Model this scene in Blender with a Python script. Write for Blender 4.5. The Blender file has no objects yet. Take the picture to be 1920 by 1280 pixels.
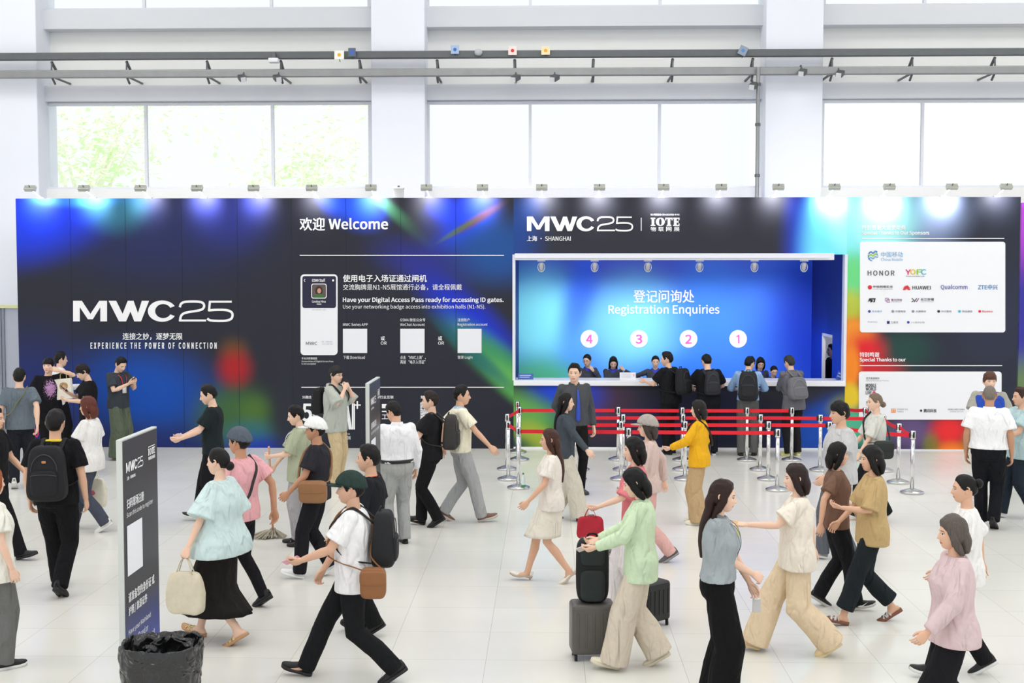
import bpy, bmesh, math, random
import numpy as np
from mathutils import Vector, Matrix, noise

# ------------------------------------------------------------------ camera, sky, exposure
random.seed(7)
SC = bpy.context.scene
COL = SC.collection
R = math.radians
FPX, CAMZ, PITCH, YAWC = 2360.0, 3.17, 3.15, 1.6
cam_d = bpy.data.cameras.new('camera')
cam_d.lens = 36.0 * FPX / 1920.0
cam_d.sensor_width = 36.0
cam_d.clip_end = 300
cam = bpy.data.objects.new('camera', cam_d)
COL.objects.link(cam)
cam.location = (0, 0, CAMZ)
cam.rotation_euler = (R(90 - PITCH), 0, R(YAWC))
SC.camera = cam

world = bpy.data.worlds.new('sky')
SC.world = world
world.use_nodes = True
bg = world.node_tree.nodes['Background']
bg.inputs[0].default_value = (0.95, 0.975, 1.0, 1)
bg.inputs[1].default_value = 1.1

vs = SC.view_settings
vs.view_transform = 'Standard'
vs.look = 'None'
vs.exposure = 0.0
vs.gamma = 1.0
vs.use_curve_mapping = False
LAMP_W = 195


def hall_light(name, loc, size, energy, col=(1, 0.98, 0.95)):
    l = bpy.data.lights.new(name, 'AREA')
    l.shape = 'RECTANGLE'
    l.size, l.size_y = size
    l.energy = energy
    l.color = col
    o = bpy.data.objects.new(name, l)
    COL.objects.link(o)
    o.location = loc
    return o


for ly in (1.0, 8.0, 15.0, 21.5):
    for lx in (-10.0, 0.0, 10.0):
        hall_light('ceiling_lamp', (lx, ly, 11.7), (6.0, 2.6), LAMP_W)
sun_d = bpy.data.lights.new('sun', 'SUN')
sun_d.energy = 3.2
sun_d.angle = R(0.6)
sun = bpy.data.objects.new('sun', sun_d)
COL.objects.link(sun)
sun.rotation_euler = (R(24), R(6), 0)

# ------------------------------------------------------------------ photo measurements -> metres
RC = Matrix.Rotation(R(YAWC), 3, 'Z') @ Matrix.Rotation(R(90 - PITCH), 3, 'X')
CAM = Vector((0, 0, CAMZ))


def ray(px, py):
    return RC @ Vector(((px - 960) / FPX, -(py - 640) / FPX, -1))


def P(px, py, Y):
    """point seen at that pixel on the upright plane y = Y"""
    d = ray(px, py)
    return CAM + d * (Y / d.y)


def G(px, py, z=0.0):
    """point seen at that pixel on the level plane at height z"""
    d = ray(px, py)
    return CAM + d * ((z - CAMZ) / d.z)


def PXc(px, py, X):
    d = ray(px, py)
    return CAM + d * (X / d.x)


# ------------------------------------------------------------------ materials
def lin(c):
    return tuple(((x / 255) / 12.92 if x / 255 <= 0.04045 else ((x / 255 + 0.055) / 1.055) ** 2.4) for x in c[:3])


MATS = {}


def mat(name, col, rough=0.6, metal=0.0, vary=0.06, scale=8.0, spec=0.4, bump=0.0, trans=0.0):
    key = (name, tuple(col), rough, metal, vary, scale, spec, bump)
    if key in MATS:
        return MATS[key]
    m = bpy.data.materials.new(name)
    m.use_nodes = True
    nt = m.node_tree
    b = nt.nodes['Principled BSDF']
    b.inputs['Roughness'].default_value = rough
    b.inputs['Metallic'].default_value = metal
    b.inputs['Specular IOR Level'].default_value = spec
    c = lin(col)
    if vary > 0:
        tc = nt.nodes.new('ShaderNodeTexCoord')
        n = nt.nodes.new('ShaderNodeTexNoise')
        n.inputs['Scale'].default_value = scale
        n.inputs['Detail'].default_value = 3
        nt.links.new(tc.outputs['Object'], n.inputs['Vector'])
        mx = nt.nodes.new('ShaderNodeMix')
        mx.data_type = 'RGBA'
        mx.inputs[6].default_value = tuple(x * (1 - vary) for x in c) + (1,)
        mx.inputs[7].default_value = tuple(min(1, x * (1 + vary)) for x in c) + (1,)
        nt.links.new(n.outputs['Fac'], mx.inputs[0])
        nt.links.new(mx.outputs[2], b.inputs['Base Color'])
        if bump > 0:
            bp = nt.nodes.new('ShaderNodeBump')
            bp.inputs['Strength'].default_value = bump
            bp.inputs['Distance'].default_value = 0.01
            nt.links.new(n.outputs['Fac'], bp.inputs['Height'])
            nt.links.new(bp.outputs[0], b.inputs['Normal'])
    else:
        b.inputs['Base Color'].default_value = c + (1,)
    MATS[key] = m
    return m


def cloth(col):
    key = ('cloth', tuple(col))
    if key not in MATS:
        m = bpy.data.materials.new('cloth')
        m.use_nodes = True
        fold_nodes(m.node_tree)
        nt = m.node_tree
        b = nt.nodes['Principled BSDF']
        tc = nt.nodes['tc']
        n = nt.nodes.new('ShaderNodeTexNoise')
        n.inputs['Scale'].default_value = 40
        nt.links.new(tc.outputs['Object'], n.inputs['Vector'])
        c = lin(col)
        mx = nt.nodes.new('ShaderNodeMix')
        mx.data_type = 'RGBA'
        mx.inputs[6].default_value = tuple(x * .92 for x in c) + (1,)
        mx.inputs[7].default_value = tuple(min(1, x * 1.06) for x in c) + (1,)
        nt.links.new(n.outputs['Fac'], mx.inputs[0])
        nt.links.new(mx.outputs[2], b.inputs['Base Color'])
        MATS[key] = m
    return MATS[key]


def fold_nodes(nt):
    """fabric: matt, with long soft creases"""
    b = nt.nodes['Principled BSDF']
    b.inputs['Roughness'].default_value = .9
    b.inputs['Specular IOR Level'].default_value = .15
    tc = nt.nodes.new('ShaderNodeTexCoord')
    tc.name = 'tc'
    mp = nt.nodes.new('ShaderNodeMapping')
    mp.inputs['Scale'].default_value = (1, 1, .42)
    mp.inputs['Rotation'].default_value = (.25, .2, 0)
    nt.links.new(tc.outputs['Object'], mp.inputs[0])
    n = nt.nodes.new('ShaderNodeTexNoise')
    n.inputs['Scale'].default_value = 9
    n.inputs['Detail'].default_value = 1.5
    n.inputs['Roughness'].default_value = .45
    n.inputs['Distortion'].default_value = 1.4
    nt.links.new(mp.outputs[0], n.inputs['Vector'])
    bp = nt.nodes.new('ShaderNodeBump')
    bp.inputs['Strength'].default_value = 1.0
    bp.inputs['Distance'].default_value = .045
    nt.links.new(n.outputs['Fac'], bp.inputs['Height'])
    nt.links.new(bp.outputs[0], b.inputs['Normal'])


def hair_mat(col):
    key = ('hair', tuple(col))
    if key not in MATS:
        m = bpy.data.materials.new('hair')
        m.use_nodes = True
        nt = m.node_tree
        b = nt.nodes['Principled BSDF']
        b.inputs['Roughness'].default_value = .5
        b.inputs['Specular IOR Level'].default_value = .22
        tc = nt.nodes.new('ShaderNodeTexCoord')
        mp = nt.nodes.new('ShaderNodeMapping')
        mp.inputs['Scale'].default_value = (1, 1, .12)
        nt.links.new(tc.outputs['Object'], mp.inputs[0])
        n = nt.nodes.new('ShaderNodeTexNoise')
        n.inputs['Scale'].default_value = 150
        n.inputs['Detail'].default_value = 4
        nt.links.new(mp.outputs[0], n.inputs['Vector'])
        c = lin(col)
        mx = nt.nodes.new('ShaderNodeMix')
        mx.data_type = 'RGBA'
        mx.inputs[6].default_value = tuple(x * .5 for x in c) + (1,)
        mx.inputs[7].default_value = tuple(min(1, x * 1.5) for x in c) + (1,)
        nt.links.new(n.outputs['Fac'], mx.inputs[0])
        nt.links.new(mx.outputs[2], b.inputs['Base Color'])
        bp = nt.nodes.new('ShaderNodeBump')
        bp.inputs['Strength'].default_value = .7
        bp.inputs['Distance'].default_value = .006
        nt.links.new(n.outputs['Fac'], bp.inputs['Height'])
        nt.links.new(bp.outputs[0], b.inputs['Normal'])
        MATS[key] = m
    return MATS[key]


SKIN_MATS = {}


def skin_mats(tone):
    if tone not in SKIN_MATS:
        c = {'fair': (236, 196, 172), 'mid': (222, 176, 148), 'tan': (196, 146, 116)}[tone]
        lip = tuple(int(a * b) for a, b in zip(c, (0.86, 0.62, 0.62)))
        SKIN_MATS[tone] = [mat('skin', c, 0.55, 0, 0.05, 14, 0.35), mat('lips', lip, 0.45, 0, 0.03),
                           mat('eye_white', (225, 222, 218), 0.25, 0, 0.02), mat('iris', (38, 26, 20), 0.15, 0, 0.02),
                           mat('brow', (58, 44, 38), 0.8, 0, 0.05)]
    return SKIN_MATS[tone]


def print_mat(name, base, blobs, rough=0.55):
    """printed graphic: soft colour patches laid over a base colour, in the panel's own coordinates"""
    m = bpy.data.materials.new(name)
    m.use_nodes = True
    nt = m.node_tree
    b = nt.nodes['Principled BSDF']
    b.inputs['Roughness'].default_value = rough
    b.inputs['Specular IOR Level'].default_value = 0.25
    tc = nt.nodes.new('ShaderNodeTexCoord')
    prev = nt.nodes.new('ShaderNodeRGB')
    prev.outputs[0].default_value = lin(base) + (1,)
    out = prev.outputs[0]
    for (c, rx, rz, rot, col, amp, core) in blobs:
        mp = nt.nodes.new('ShaderNodeMapping')
        mp.vector_type = 'TEXTURE'
        mp.inputs['Location'].default_value = (c[0], 0, c[1])
        mp.inputs['Rotation'].default_value = (0, R(rot), 0)
        mp.inputs['Scale'].default_value = (rx, 1e5, rz)
        nt.links.new(tc.outputs['Object'], mp.inputs['Vector'])
        ln = nt.nodes.new('ShaderNodeVectorMath')
        ln.operation = 'LENGTH'
        nt.links.new(mp.outputs[0], ln.inputs[0])
        mr = nt.nodes.new('ShaderNodeMapRange')
        mr.interpolation_type = 'SMOOTHERSTEP'
        mr.inputs['From Min'].default_value = core
        mr.inputs['From Max'].default_value = 1.0
        mr.inputs['To Min'].default_value = amp
        mr.inputs['To Max'].default_value = 0.0
        nt.links.new(ln.outputs['Value'], mr.inputs['Value'])
        mx = nt.nodes.new('ShaderNodeMix')
        mx.data_type = 'RGBA'
        mx.inputs[7].default_value = lin(col) + (1,)
        nt.links.new(mr.outputs[0], mx.inputs[0])
        nt.links.new(out, mx.inputs[6])
        out = mx.outputs[2]
    nt.links.new(out, b.inputs['Base Color'])
    return m


WHITE = mat('white_paint', (238, 239, 242), 0.6, 0, 0.015, 2)
INK = mat('white_lettering', (250, 250, 252), 0.6, 0, 0.0)
CHROME = mat('chrome', (225, 225, 225), 0.16, 1.0, 0.03)
BLACK = mat('black_plastic', (22, 22, 24), 0.45, 0, 0.05)


# ------------------------------------------------------------------ mesh helpers
class MB:
    """collects shapes that become one mesh"""

    def __init__(self):
        self.v, self.f, self.m, self.n = [], [], [], 0

    def add(self, V, F, mi=0):
        n = self.n
        self.v.append(np.asarray(V, float).reshape(-1, 3))
        self.f += [tuple(i + n for i in f) for f in F]
        self.m += [mi] * len(F)
        self.n += len(self.v[-1])
        return self

    def box(self, lo, hi, mi=0, bev=0.0, rot=None, about=None):
        x0, y0, z0 = lo
        x1, y1, z1 = hi
        if bev > 0:
            bm = bmesh.new()
            bmesh.ops.create_cube(bm, size=1.0)
            bmesh.ops.scale(bm, vec=(x1 - x0, y1 - y0, z1 - z0), verts=bm.verts)
            bmesh.ops.bevel(bm, geom=bm.edges[:], offset=bev, segments=3, affect='EDGES', profile=0.5)
            bmesh.ops.translate(bm, vec=((x0 + x1) / 2, (y0 + y1) / 2, (z0 + z1) / 2), verts=bm.verts)
            bm.verts.index_update()
            V = np.array([v.co[:] for v in bm.verts])
            F = [tuple(v.index for v in f.verts) for f in bm.faces]
            bm.free()
        else:
            V = np.array([(x0, y0, z0), (x1, y0, z0), (x1, y1, z0), (x0, y1, z0), (x0, y0, z1), (x1, y0, z1), (x1, y1, z1), (x0, y1, z1)], float)
            F = [(0, 3, 2, 1), (4, 5, 6, 7), (0, 1, 5, 4), (1, 2, 6, 5), (2, 3, 7, 6), (3, 0, 4, 7)]
        if rot is not None:
            c = np.array(about if about is not None else ((x0 + x1) / 2, (y0 + y1) / 2, (z0 + z1) / 2))
            V = (V - c) @ np.array(rot).T + c
        return self.add(V, F, mi)

    def bar(self, a, b, r, mi=0, n=8):
        V, F = tube([a, b], [r, r], n)
        return self.add(V, F, mi)

    def lathe(self, prof, n=24, mi=0, c=(0, 0, 0)):
        V, F = [], []
        for (r, z) in prof:
            for k in range(n):
                a = 2 * math.pi * k / n
                V.append((c[0] + r * math.cos(a), c[1] + r * math.sin(a), c[2] + z))
        for i in range(len(prof) - 1):
            for k in range(n):
                F.append((i * n + k, i * n + (k + 1) % n, (i + 1) * n + (k + 1) % n, (i + 1) * n + k))
        F.append(tuple(range(n))[::-1])
        F.append(tuple((len(prof) - 1) * n + k for k in range(n)))
        return self.add(V, F, mi)

    def obj(self, name, mats, parent=None, smooth=False, off=(0, 0, 0)):
        V = np.concatenate(self.v) - np.asarray(off, float)
        return mkobj(name, V, self.f, mats, parent, smooth, self.m)


def mkobj(name, V, F, mats, parent=None, smooth=False, mi=None):
    me = bpy.data.meshes.new(name)
    me.from_pydata([tuple(v) for v in V], [], F)
    if not isinstance(mats, (list, tuple)):
        mats = [mats]
    for m in mats:
        me.materials.append(m)
    if mi is not None and len(mats) > 1:
        me.polygons.foreach_set('material_index', mi)
    if smooth:
        me.polygons.foreach_set('use_smooth', [True] * len(me.polygons))
    me.update()
    o = bpy.data.objects.new(name, me)
    COL.objects.link(o)
    if parent is not None:
        o.parent = parent
    return o


def thing(name, label, cat, loc=(0, 0, 0), group=None):
    o = bpy.data.objects.new(name, None)
    o.empty_display_size = 0.1
    COL.objects.link(o)
    o.location = loc
    return tag(o, label, cat, group)


def tag(o, label, cat, group=None, kind=None):
    o['label'] = label
    o['category'] = cat
    if group:
        o['group'] = group
    if kind:
        o['kind'] = kind
    return o


def struct(o, label=None, cat=None):
    o['kind'] = 'structure'
    if label:
        o['label'] = label
    if cat:
        o['category'] = cat
    return o


def frames(path, ref):
    P_ = np.asarray(path, float)
    T = np.gradient(P_, axis=0)
    T /= np.linalg.norm(T, axis=1)[:, None] + 1e-12
    out = []
    x = np.asarray(ref, float)
    for t in T:
        x = x - t * np.dot(x, t)
        nx = np.linalg.norm(x)
        if nx < 1e-6:
            x = np.cross(t, (0.3, 0.5, 0.8))
            nx = np.linalg.norm(x)
        x = x / nx
        out.append((x.copy(), np.cross(t, x)))
    return P_, T, out


def tube(path, radii, n=12, ref=(1, 0, 0.01), round_ends=False):
    P_, T, fr = frames(path, ref)
    rr = [(r, r) if np.isscalar(r) else tuple(r) for r in radii]
    secs = []
    if round_ends:
        a, b = rr[0]
        for s, q in ((0.95, 0.3), (0.6, 0.8)):
            secs.append((P_[0] - T[0] * min(a, b) * s, fr[0], a * q, b * q))
    for p, f, (a, b) in zip(P_, fr, rr):
        secs.append((p, f, a, b))
    if round_ends:
        a, b = rr[-1]
        for s, q in ((0.6, 0.8), (0.95, 0.3)):
            secs.append((P_[-1] + T[-1] * min(a, b) * s, fr[-1], a * q, b * q))
    V, F = [], []
    ca = np.cos(np.arange(n) * 2 * math.pi / n)
    sa = np.sin(np.arange(n) * 2 * math.pi / n)
    for (p, (x, y), a, b) in secs:
        V.append(p + np.outer(ca * a, x) + np.outer(sa * b, y))
    V = np.concatenate(V)
    k = len(secs)
    for i in range(k - 1):
        for j in range(n):
            F.append((i * n + j, i * n + (j + 1) % n, (i + 1) * n + (j + 1) % n, (i + 1) * n + j))
    F.append(tuple(range(n))[::-1])
    F.append(tuple((k - 1) * n + j for j in range(n)))
    return V, F


def smooth_path(pts, k=6):
    """Catmull-Rom through the points"""
    p = np.asarray(pts, float)
    p = np.vstack([2 * p[0] - p[1], p, 2 * p[-1] - p[-2]])
    out = []
    for i in range(1, len(p) - 2):
        for s in range(k):
            t = s / k
            out.append(0.5 * ((2 * p[i]) + (-p[i - 1] + p[i + 1]) * t + (2 * p[i - 1] - 5 * p[i] + 4 * p[i + 1] - p[i + 2]) * t * t + (-p[i - 1] + 3 * p[i] - 3 * p[i + 1] + p[i + 2]) * t ** 3))
    out.append(p[-2])
    return np.array(out)


def superell(c, r, e=0.5, nu=28, nv=18):
    """rounded box-like lump"""
    V, F = [], []
    def sp(x, q):
        return math.copysign(abs(x) ** q, x)
    for i in range(nv + 1):
        v = -math.pi / 2 + math.pi * i / nv
        for j in range(nu):
            u = 2 * math.pi * j / nu
            V.append((c[0] + r[0] * sp(math.cos(v), e) * sp(math.cos(u), e), c[1] + r[1] * sp(math.cos(v), e) * sp(math.sin(u), e), c[2] + r[2] * sp(math.sin(v), e)))
    for i in range(nv):
        for j in range(nu):
            F.append((i * nu + j, i * nu + (j + 1) % nu, (i + 1) * nu + (j + 1) % nu, (i + 1) * nu + j))
    return np.array(V), F


# ------------------------------------------------------------------ lettering
def type_face():
    """the sans-serif face that comes with Blender itself"""
    import os
    try:
        return bpy.data.fonts.load(os.path.join(bpy.utils.system_resource('DATAFILES'), 'fonts', 'Noto Sans CJK Regular.woff2'))
    except Exception:
        return None


FACE = type_face()
RES_U = 3
GLYPHS = {}


def text_geo(s, bold=0.0, spacing=1.0):
    if (s, spacing) in GLYPHS:
        V, F = GLYPHS[(s, spacing)]
        return V.copy(), list(F)
    cu = bpy.data.curves.new('t', 'FONT')
    if FACE:
        cu.font = FACE
    cu.body = s
    cu.size = 1
    cu.space_character = spacing
    cu.resolution_u = RES_U
    o = bpy.data.objects.new('t', cu)
    COL.objects.link(o)
    dg = bpy.context.evaluated_depsgraph_get()
    dg.update()
    me = o.evaluated_get(dg).to_mesh()
    V = np.array([v.co[:] for v in me.vertices])
    F = [tuple(p.vertices) for p in me.polygons]
    o.evaluated_get(dg).to_mesh_clear()
    bpy.data.objects.remove(o)
    bpy.data.curves.remove(cu)
    V = V[:, :2]
    GLYPHS[(s, spacing)] = (V.copy(), list(F))
    return V, F


def fit(V2, box):
    """stretch flat shapes to an ink box (x0, y0, x1, y1), y up"""
    lo, hi = V2.min(0), V2.max(0)
    s = (np.array([box[2] - box[0], box[3] - box[1]])) / np.maximum(hi - lo, 1e-6)
    return (V2 - lo) * s + np.array([box[0], box[1]])


class Ink:
    """flat printed shapes on an upright plane; boxes are given as photo pixels on that plane"""

    def __init__(self, plane, nrm=(0, -1, 0)):
        self.mb = MB()
        self.nrm = np.array(nrm, float)
        self.layer = 0
        self.plane = plane            # function (px, py) -> point on the plane

    def put(self, V2, F, mi=0):
        self.layer = (self.layer + 1) % 6      # ink laid over ink sits a hair higher
        V = np.array([tuple(self.plane(a, b)) for a, b in V2]) + self.nrm * .0004 * self.layer
        self.mb.add(V, F, mi)
        return self

    def text(self, s, x0, y0, x1, y1, bold=0.0, mi=0, spacing=1.0, rot=False):
        V, F = text_geo(s, bold, spacing)
        if rot:                        # reads upwards
            V = np.stack([-V[:, 1], V[:, 0]], 1)
        V = fit(V, (x0, 0, x1, y1 - y0))
        V[:, 1] = y1 - V[:, 1]
        lift = np.zeros(len(V))
        if bold > 0:                   # heavier weight: the outlines laid over themselves a hair apart
            b = min(bold, 0.014 if any(ord(c) > 0x2e80 for c in s) else 0.03) * (y1 - y0) * 1.1
            for k, (u, v) in enumerate(((-b, -b * .6), (b, -b * .6), (-b, b * .6), (b, b * .6))):
                Q = np.array([tuple(self.plane(p, q)) for p, q in V + (u, v)])
                self.mb.add(Q + np.outer(lift + .0007 * (k + 1), self.nrm), F, mi)
            return self
        Q = np.array([tuple(self.plane(p, q)) for p, q in V])
        self.mb.add(Q + np.outer(lift, self.nrm), F, mi)
        return self

    def rect(self, x0, y0, x1, y1, mi=0):
        return self.put([(x0, y1), (x1, y1), (x1, y0), (x0, y0)], [(0, 1, 2, 3)], mi)

    def disc(self, cx, cy, r, mi=0, n=32, ry=None):
        ry = ry or r
        return self.put([(cx + r * math.cos(2 * math.pi * k / n), cy - ry * math.sin(2 * math.pi * k / n)) for k in range(n)], [tuple(range(n))], mi)

    def poly(self, pts, mi=0):
        from mathutils.geometry import tessellate_polygon
        tr = tessellate_polygon([[Vector((a, -b, 0)) for a, b in pts]])
        return self.put(pts, [tuple(t) for t in tr], mi)

    def stroke(self, pts, w, mi=0, wv=None):
        """ribbon along a polyline; w across steep runs, wv across level runs"""
        p = np.asarray(pts, float)
        t = np.gradient(p, axis=0)
        t /= np.linalg.norm(t, axis=1)[:, None] + 1e-9
        nrm = np.stack([-t[:, 1] * w, t[:, 0] * (wv or w)], 1) / 2
        V = np.concatenate([p + nrm, p - nrm])
        k = len(p)
        F = [(i, i + 1, k + i + 1, k + i) for i in range(k - 1)]
        return self.put(V, F, mi)

    def logo(self, x0, y0, x1, y1, mi=0):
        """the wide bold three letters followed by a light 25"""
        sx, sy = (x1 - x0) / 878.0, (y1 - y0) / 118.0
        def q(pts):
            return [(x0 + (a - 400) * sx, y0 + (b - 590) * sy) for a, b in pts]
        self.poly(q([(400, 706), (400, 592), (448, 592), (495, 664), (543, 592), (586, 592), (586, 706), (549, 706), (549, 628), (508, 694), (481, 694), (437, 628), (437, 706)]), mi)
        self.poly(q([(594, 592), (636, 592), (671, 664), (699, 592), (731, 592), (755, 660), (776, 592), (816, 592), (772, 706), (735, 706), (714, 652), (690, 706), (651, 706)]), mi)
        C = [(887 + 78 * math.cos(a) - 17 * 0, 649 - 59 * math.sin(a)) for a in np.linspace(R(28), R(332), 40)]
        Ci = [(893 + 44 * math.cos(a), 649 - 39 * math.sin(a)) for a in np.linspace(R(28), R(332), 40)]
        k = len(C)
        self.put(q(C + Ci), [(i, k + i, k + i + 1, i + 1) for i in range(k - 1)], mi)
        two = [(984, 628), (990, 610), (1008, 599), (1045, 596), (1085, 597), (1108, 603), (1117, 618), (1110, 636), (1085, 646), (1030, 655), (1002, 664), (989, 680), (985, 706)]
        self.stroke(q(smooth_path(two, 4)), 13 * sx, mi, 13 * sy)
        self.stroke(q([(980, 701), (1128, 701)]), 11 * sx, mi, 11 * sy)
        self.stroke(q([(1268, 597), (1143, 597)]), 11 * sx, mi, 11 * sy)
        self.stroke(q([(1149, 592), (1143, 649)]), 12 * sx, mi, 12 * sy)
        five = [(1140, 645), (1190, 642), (1240, 644), (1266, 655), (1272, 672), (1264, 692), (1235, 702), (1190, 703), (1150, 700), (1134, 690)]
        self.stroke(q(smooth_path(five, 4)), 13 * sx, mi, 13 * sy)
        return self

    def slab(self, x0, y0, x1, y1, mi=0):
        """heavy slab-serif I O T E"""
        W, Hh = x1 - x0, y1 - y0
        def r(a, b, c, d):
            self.rect(x0 + a * W, y0 + b * Hh, x0 + c * W, y0 + d * Hh, mi)
        r(0, 0, .16, .14); r(.035, .14, .125, .86); r(0, .86, .16, 1)
        n = 28
        o = [(x0 + W * (.335 + .155 * math.cos(2 * math.pi * i / n)), y0 + Hh * (.5 - .5 * math.sin(2 * math.pi * i / n))) for i in range(n)]
        i_ = [(x0 + W * (.335 + .05 * math.cos(2 * math.pi * i / n)), y0 + Hh * (.5 - .4 * math.sin(2 * math.pi * i / n))) for i in range(n)]
        self.put(o + i_, [(i, (i + 1) % n, n + (i + 1) % n, n + i) for i in range(n)], mi)
        r(.51, 0, .76, .14); r(.51, .14, .54, .32); r(.73, .14, .76, .32); r(.59, .14, .68, .86); r(.555, .86, .715, 1)
        r(.78, 0, 1, .14); r(.78, .86, 1, 1); r(.81, .14, .9, .86); r(.9, .43, .95, .57); r(.97, .14, 1, .3); r(.97, .7, 1, .86); r(.94, .36, .965, .64)
        return self

    def obj(self, name, mats, parent, off=(0, 0, 0)):
        return self.mb.obj(name, mats, parent, False, off)

# ================================================================== THE HALL
YC, YB, YR, YG = 26.0, 26.4, 26.75, 26.6       # column fronts, beam fronts, recess, glass


def zpx(py, Y, px=960):
    return P(px, py, Y).z


def xpx(px, Y, py=300):
    return P(px, py, Y).x


# floor: 0.8 m glazed tiles
def floor_mat():
    m = bpy.data.materials.new('floor_tiles')
    m.use_nodes = True
    nt = m.node_tree
    b = nt.nodes['Principled BSDF']
    b.inputs['Specular IOR Level'].default_value = 0.35
    tc = nt.nodes.new('ShaderNodeTexCoord')
    br = nt.nodes.new('ShaderNodeTexBrick')
    br.offset = 0.0
    br.squash = 1.0
    br.inputs['Scale'].default_value = 1.0
    br.inputs['Brick Width'].default_value = 0.8
    br.inputs['Row Height'].default_value = 0.8
    br.inputs['Mortar Size'].default_value = 0.0022
    br.inputs['Mortar Smooth'].default_value = 0.1
    br.inputs['Color1'].default_value = lin((228, 227, 221)) + (1,)
    br.inputs['Color2'].default_value = lin((224, 223, 217)) + (1,)
    br.inputs['Mortar'].default_value = lin((188, 184, 174)) + (1,)
    mp = nt.nodes.new('ShaderNodeMapping')
    mp.inputs['Location'].default_value = (FLOOR_DX, FLOOR_DY, 0)
    nt.links.new(tc.outputs['Object'], mp.inputs['Vector'])
    nt.links.new(mp.outputs[0], br.inputs['Vector'])
    ns = nt.nodes.new('ShaderNodeTexNoise')
    ns.inputs['Scale'].default_value = 1.3
    nt.links.new(tc.outputs['Object'], ns.inputs['Vector'])
    mr = nt.nodes.new('ShaderNodeMapRange')
    mr.inputs['To Min'].default_value = 0.16
    mr.inputs['To Max'].default_value = 0.28
    nt.links.new(ns.outputs['Fac'], mr.inputs['Value'])
    nt.links.new(mr.outputs[0], b.inputs['Roughness'])
    nt.links.new(br.outputs['Color'], b.inputs['Base Color'])
    return m


# the joint seen at (1098, 1280) and the cross joint at row 1236 fix the grid
FLOOR_DX = -(G(1098.5, 1280).x % 0.8)
FLOOR_DY = -(G(960, 1237).y % 0.8)
m_ = MB()
m_.box((-26, -4, -0.2), (26, 48, 0))
struct(m_.obj('floor', floor_mat()), 'cream glazed tile floor of the exhibition hall', 'floor')

struct(MB().box((-26, -6, 12.0), (26, 27.2, 12.4)).obj('ceiling', mat('ceiling_paint', (236, 236, 234), .8, 0, .01, 1)), 'white roof slab of the hall above the frame', 'ceiling')
UPZ = 12.0
wb = MB()
XL, XR = -15.5, 15.5
col_px = [(-45, 72), (697, 797), (1434, 1541), (2178, 2285)]
zA0, zA1 = zpx(50, YB), zpx(13, YB)
zB0, zB1 = zpx(187, YB), zpx(157, YB)
zW0, zW1 = zpx(354, YG), zpx(191, YG)
wb.box((XL, YR, zB1 - 0.05), (XR, YR + 0.25, zA0 + 0.05))             # recess between the beams
wb.box((XL, YB, 0), (XR, YR + 0.25, zW0))                           # wall under the windows
struct(wb.obj('wall_back', mat('wall_paint', (240, 241, 239), 0.7, 0, 0.02, 1.5)), 'pale painted wall behind the exhibition stand', 'wall')
BEAM = mat('beam_paint', (216, 219, 225), 0.6, 0, 0.02, 1.5)
struct(MB().box((XL, YB, zA0), (XR, YR + 0.2, zA1), bev=0.01).obj('trim_1', BEAM), 'upper pale beam under the top row of windows', 'beam')
struct(MB().box((XL, YB, zB0), (XR, YR + 0.2, zB1), bev=0.01).obj('trim_2', BEAM), 'lower pale beam above the main row of windows', 'beam')
for i, (a, b) in enumerate(col_px):
    x0, x1 = xpx(a, YC), xpx(b, YC)
    o = MB().box((x0, YC, 0), (x1, YR + 0.3, UPZ), bev=0.02).obj('column', mat('column_paint', (238, 241, 250), 0.65, 0, 0.02, 1.2))
    struct(o, ['square white column at the left edge of the wall', 'square white column between the tree windows and the middle windows', 'square white column beside the steel drop pipe', 'square white column beyond the right end'][i], 'column')

glass = bpy.data.materials.new('window_glass')
glass.use_nodes = True
nt = glass.node_tree
for n in list(nt.nodes):
    nt.nodes.remove(n)
_o = nt.nodes.new('ShaderNodeOutputMaterial')
_t = nt.nodes.new('ShaderNodeBsdfTransparent')
_t.inputs[0].default_value = (0.97, 0.985, 0.98, 1)
_g = nt.nodes.new('ShaderNodeBsdfGlossy')
_g.inputs['Roughness'].default_value = 0.02
_f = nt.nodes.new('ShaderNodeFresnel')
_f.inputs[0].default_value = 1.3
_m = nt.nodes.new('ShaderNodeMixShader')
nt.links.new(_f.outputs[0], _m.inputs[0])
nt.links.new(_t.outputs[0], _m.inputs[1])
nt.links.new(_g.outputs[0], _m.inputs[2])
nt.links.new(_m.outputs[0], _o.inputs[0])

FRAME = mat('window_frame_paint', (222, 225, 232), 0.5, 0, 0.02)
bays = [(78, 697, (275, 512)), (800, 1434, (994, 1236)), (1538, 2180, (1728, 1960))]
wn = 0
for (za, zb) in ((zW0, zW1), (zA1, UPZ)):
    for bi, (a, b, mull) in enumerate(bays):
        wn += 1
        x0, x1 = xpx(a, YG), xpx(b, YG)
        w = bpy.data.objects.new('window_%d' % wn, None)
        COL.objects.link(w)
        w.location = ((x0 + x1) / 2, YG, za)
        struct(w, '%s window band %s' % (('lower', 'upper')[za > 7], ('left of the first wide column', 'in the middle bay', 'in the right bay')[bi]), 'window')
        fr = MB()
        t = 0.05
        fr.box((x0, YG - .05, zb - t), (x1, YG + .05, zb))
        fr.box((x0, YG - .09, za), (x1, YG + .05, za + t))
        xs = [x0 + t * .6] + [xpx(q, YG) for q in mull] + [x1 - t * .6]
        for k, x in enumerate(xs):
            fr.box((x - (.03 if 0 < k < 3 else .035), YG - .045, za + t), (x + (.03 if 0 < k < 3 else .035), YG + .045, zb - t))
        fr.obj('window_frame', FRAME, w, off=w.location)
        for k in range(len(xs) - 1):
            MB().box((xs[k], YG - .004, za), (xs[k + 1], YG + .004, zb)).obj('pane', glass, w, off=w.location)

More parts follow.
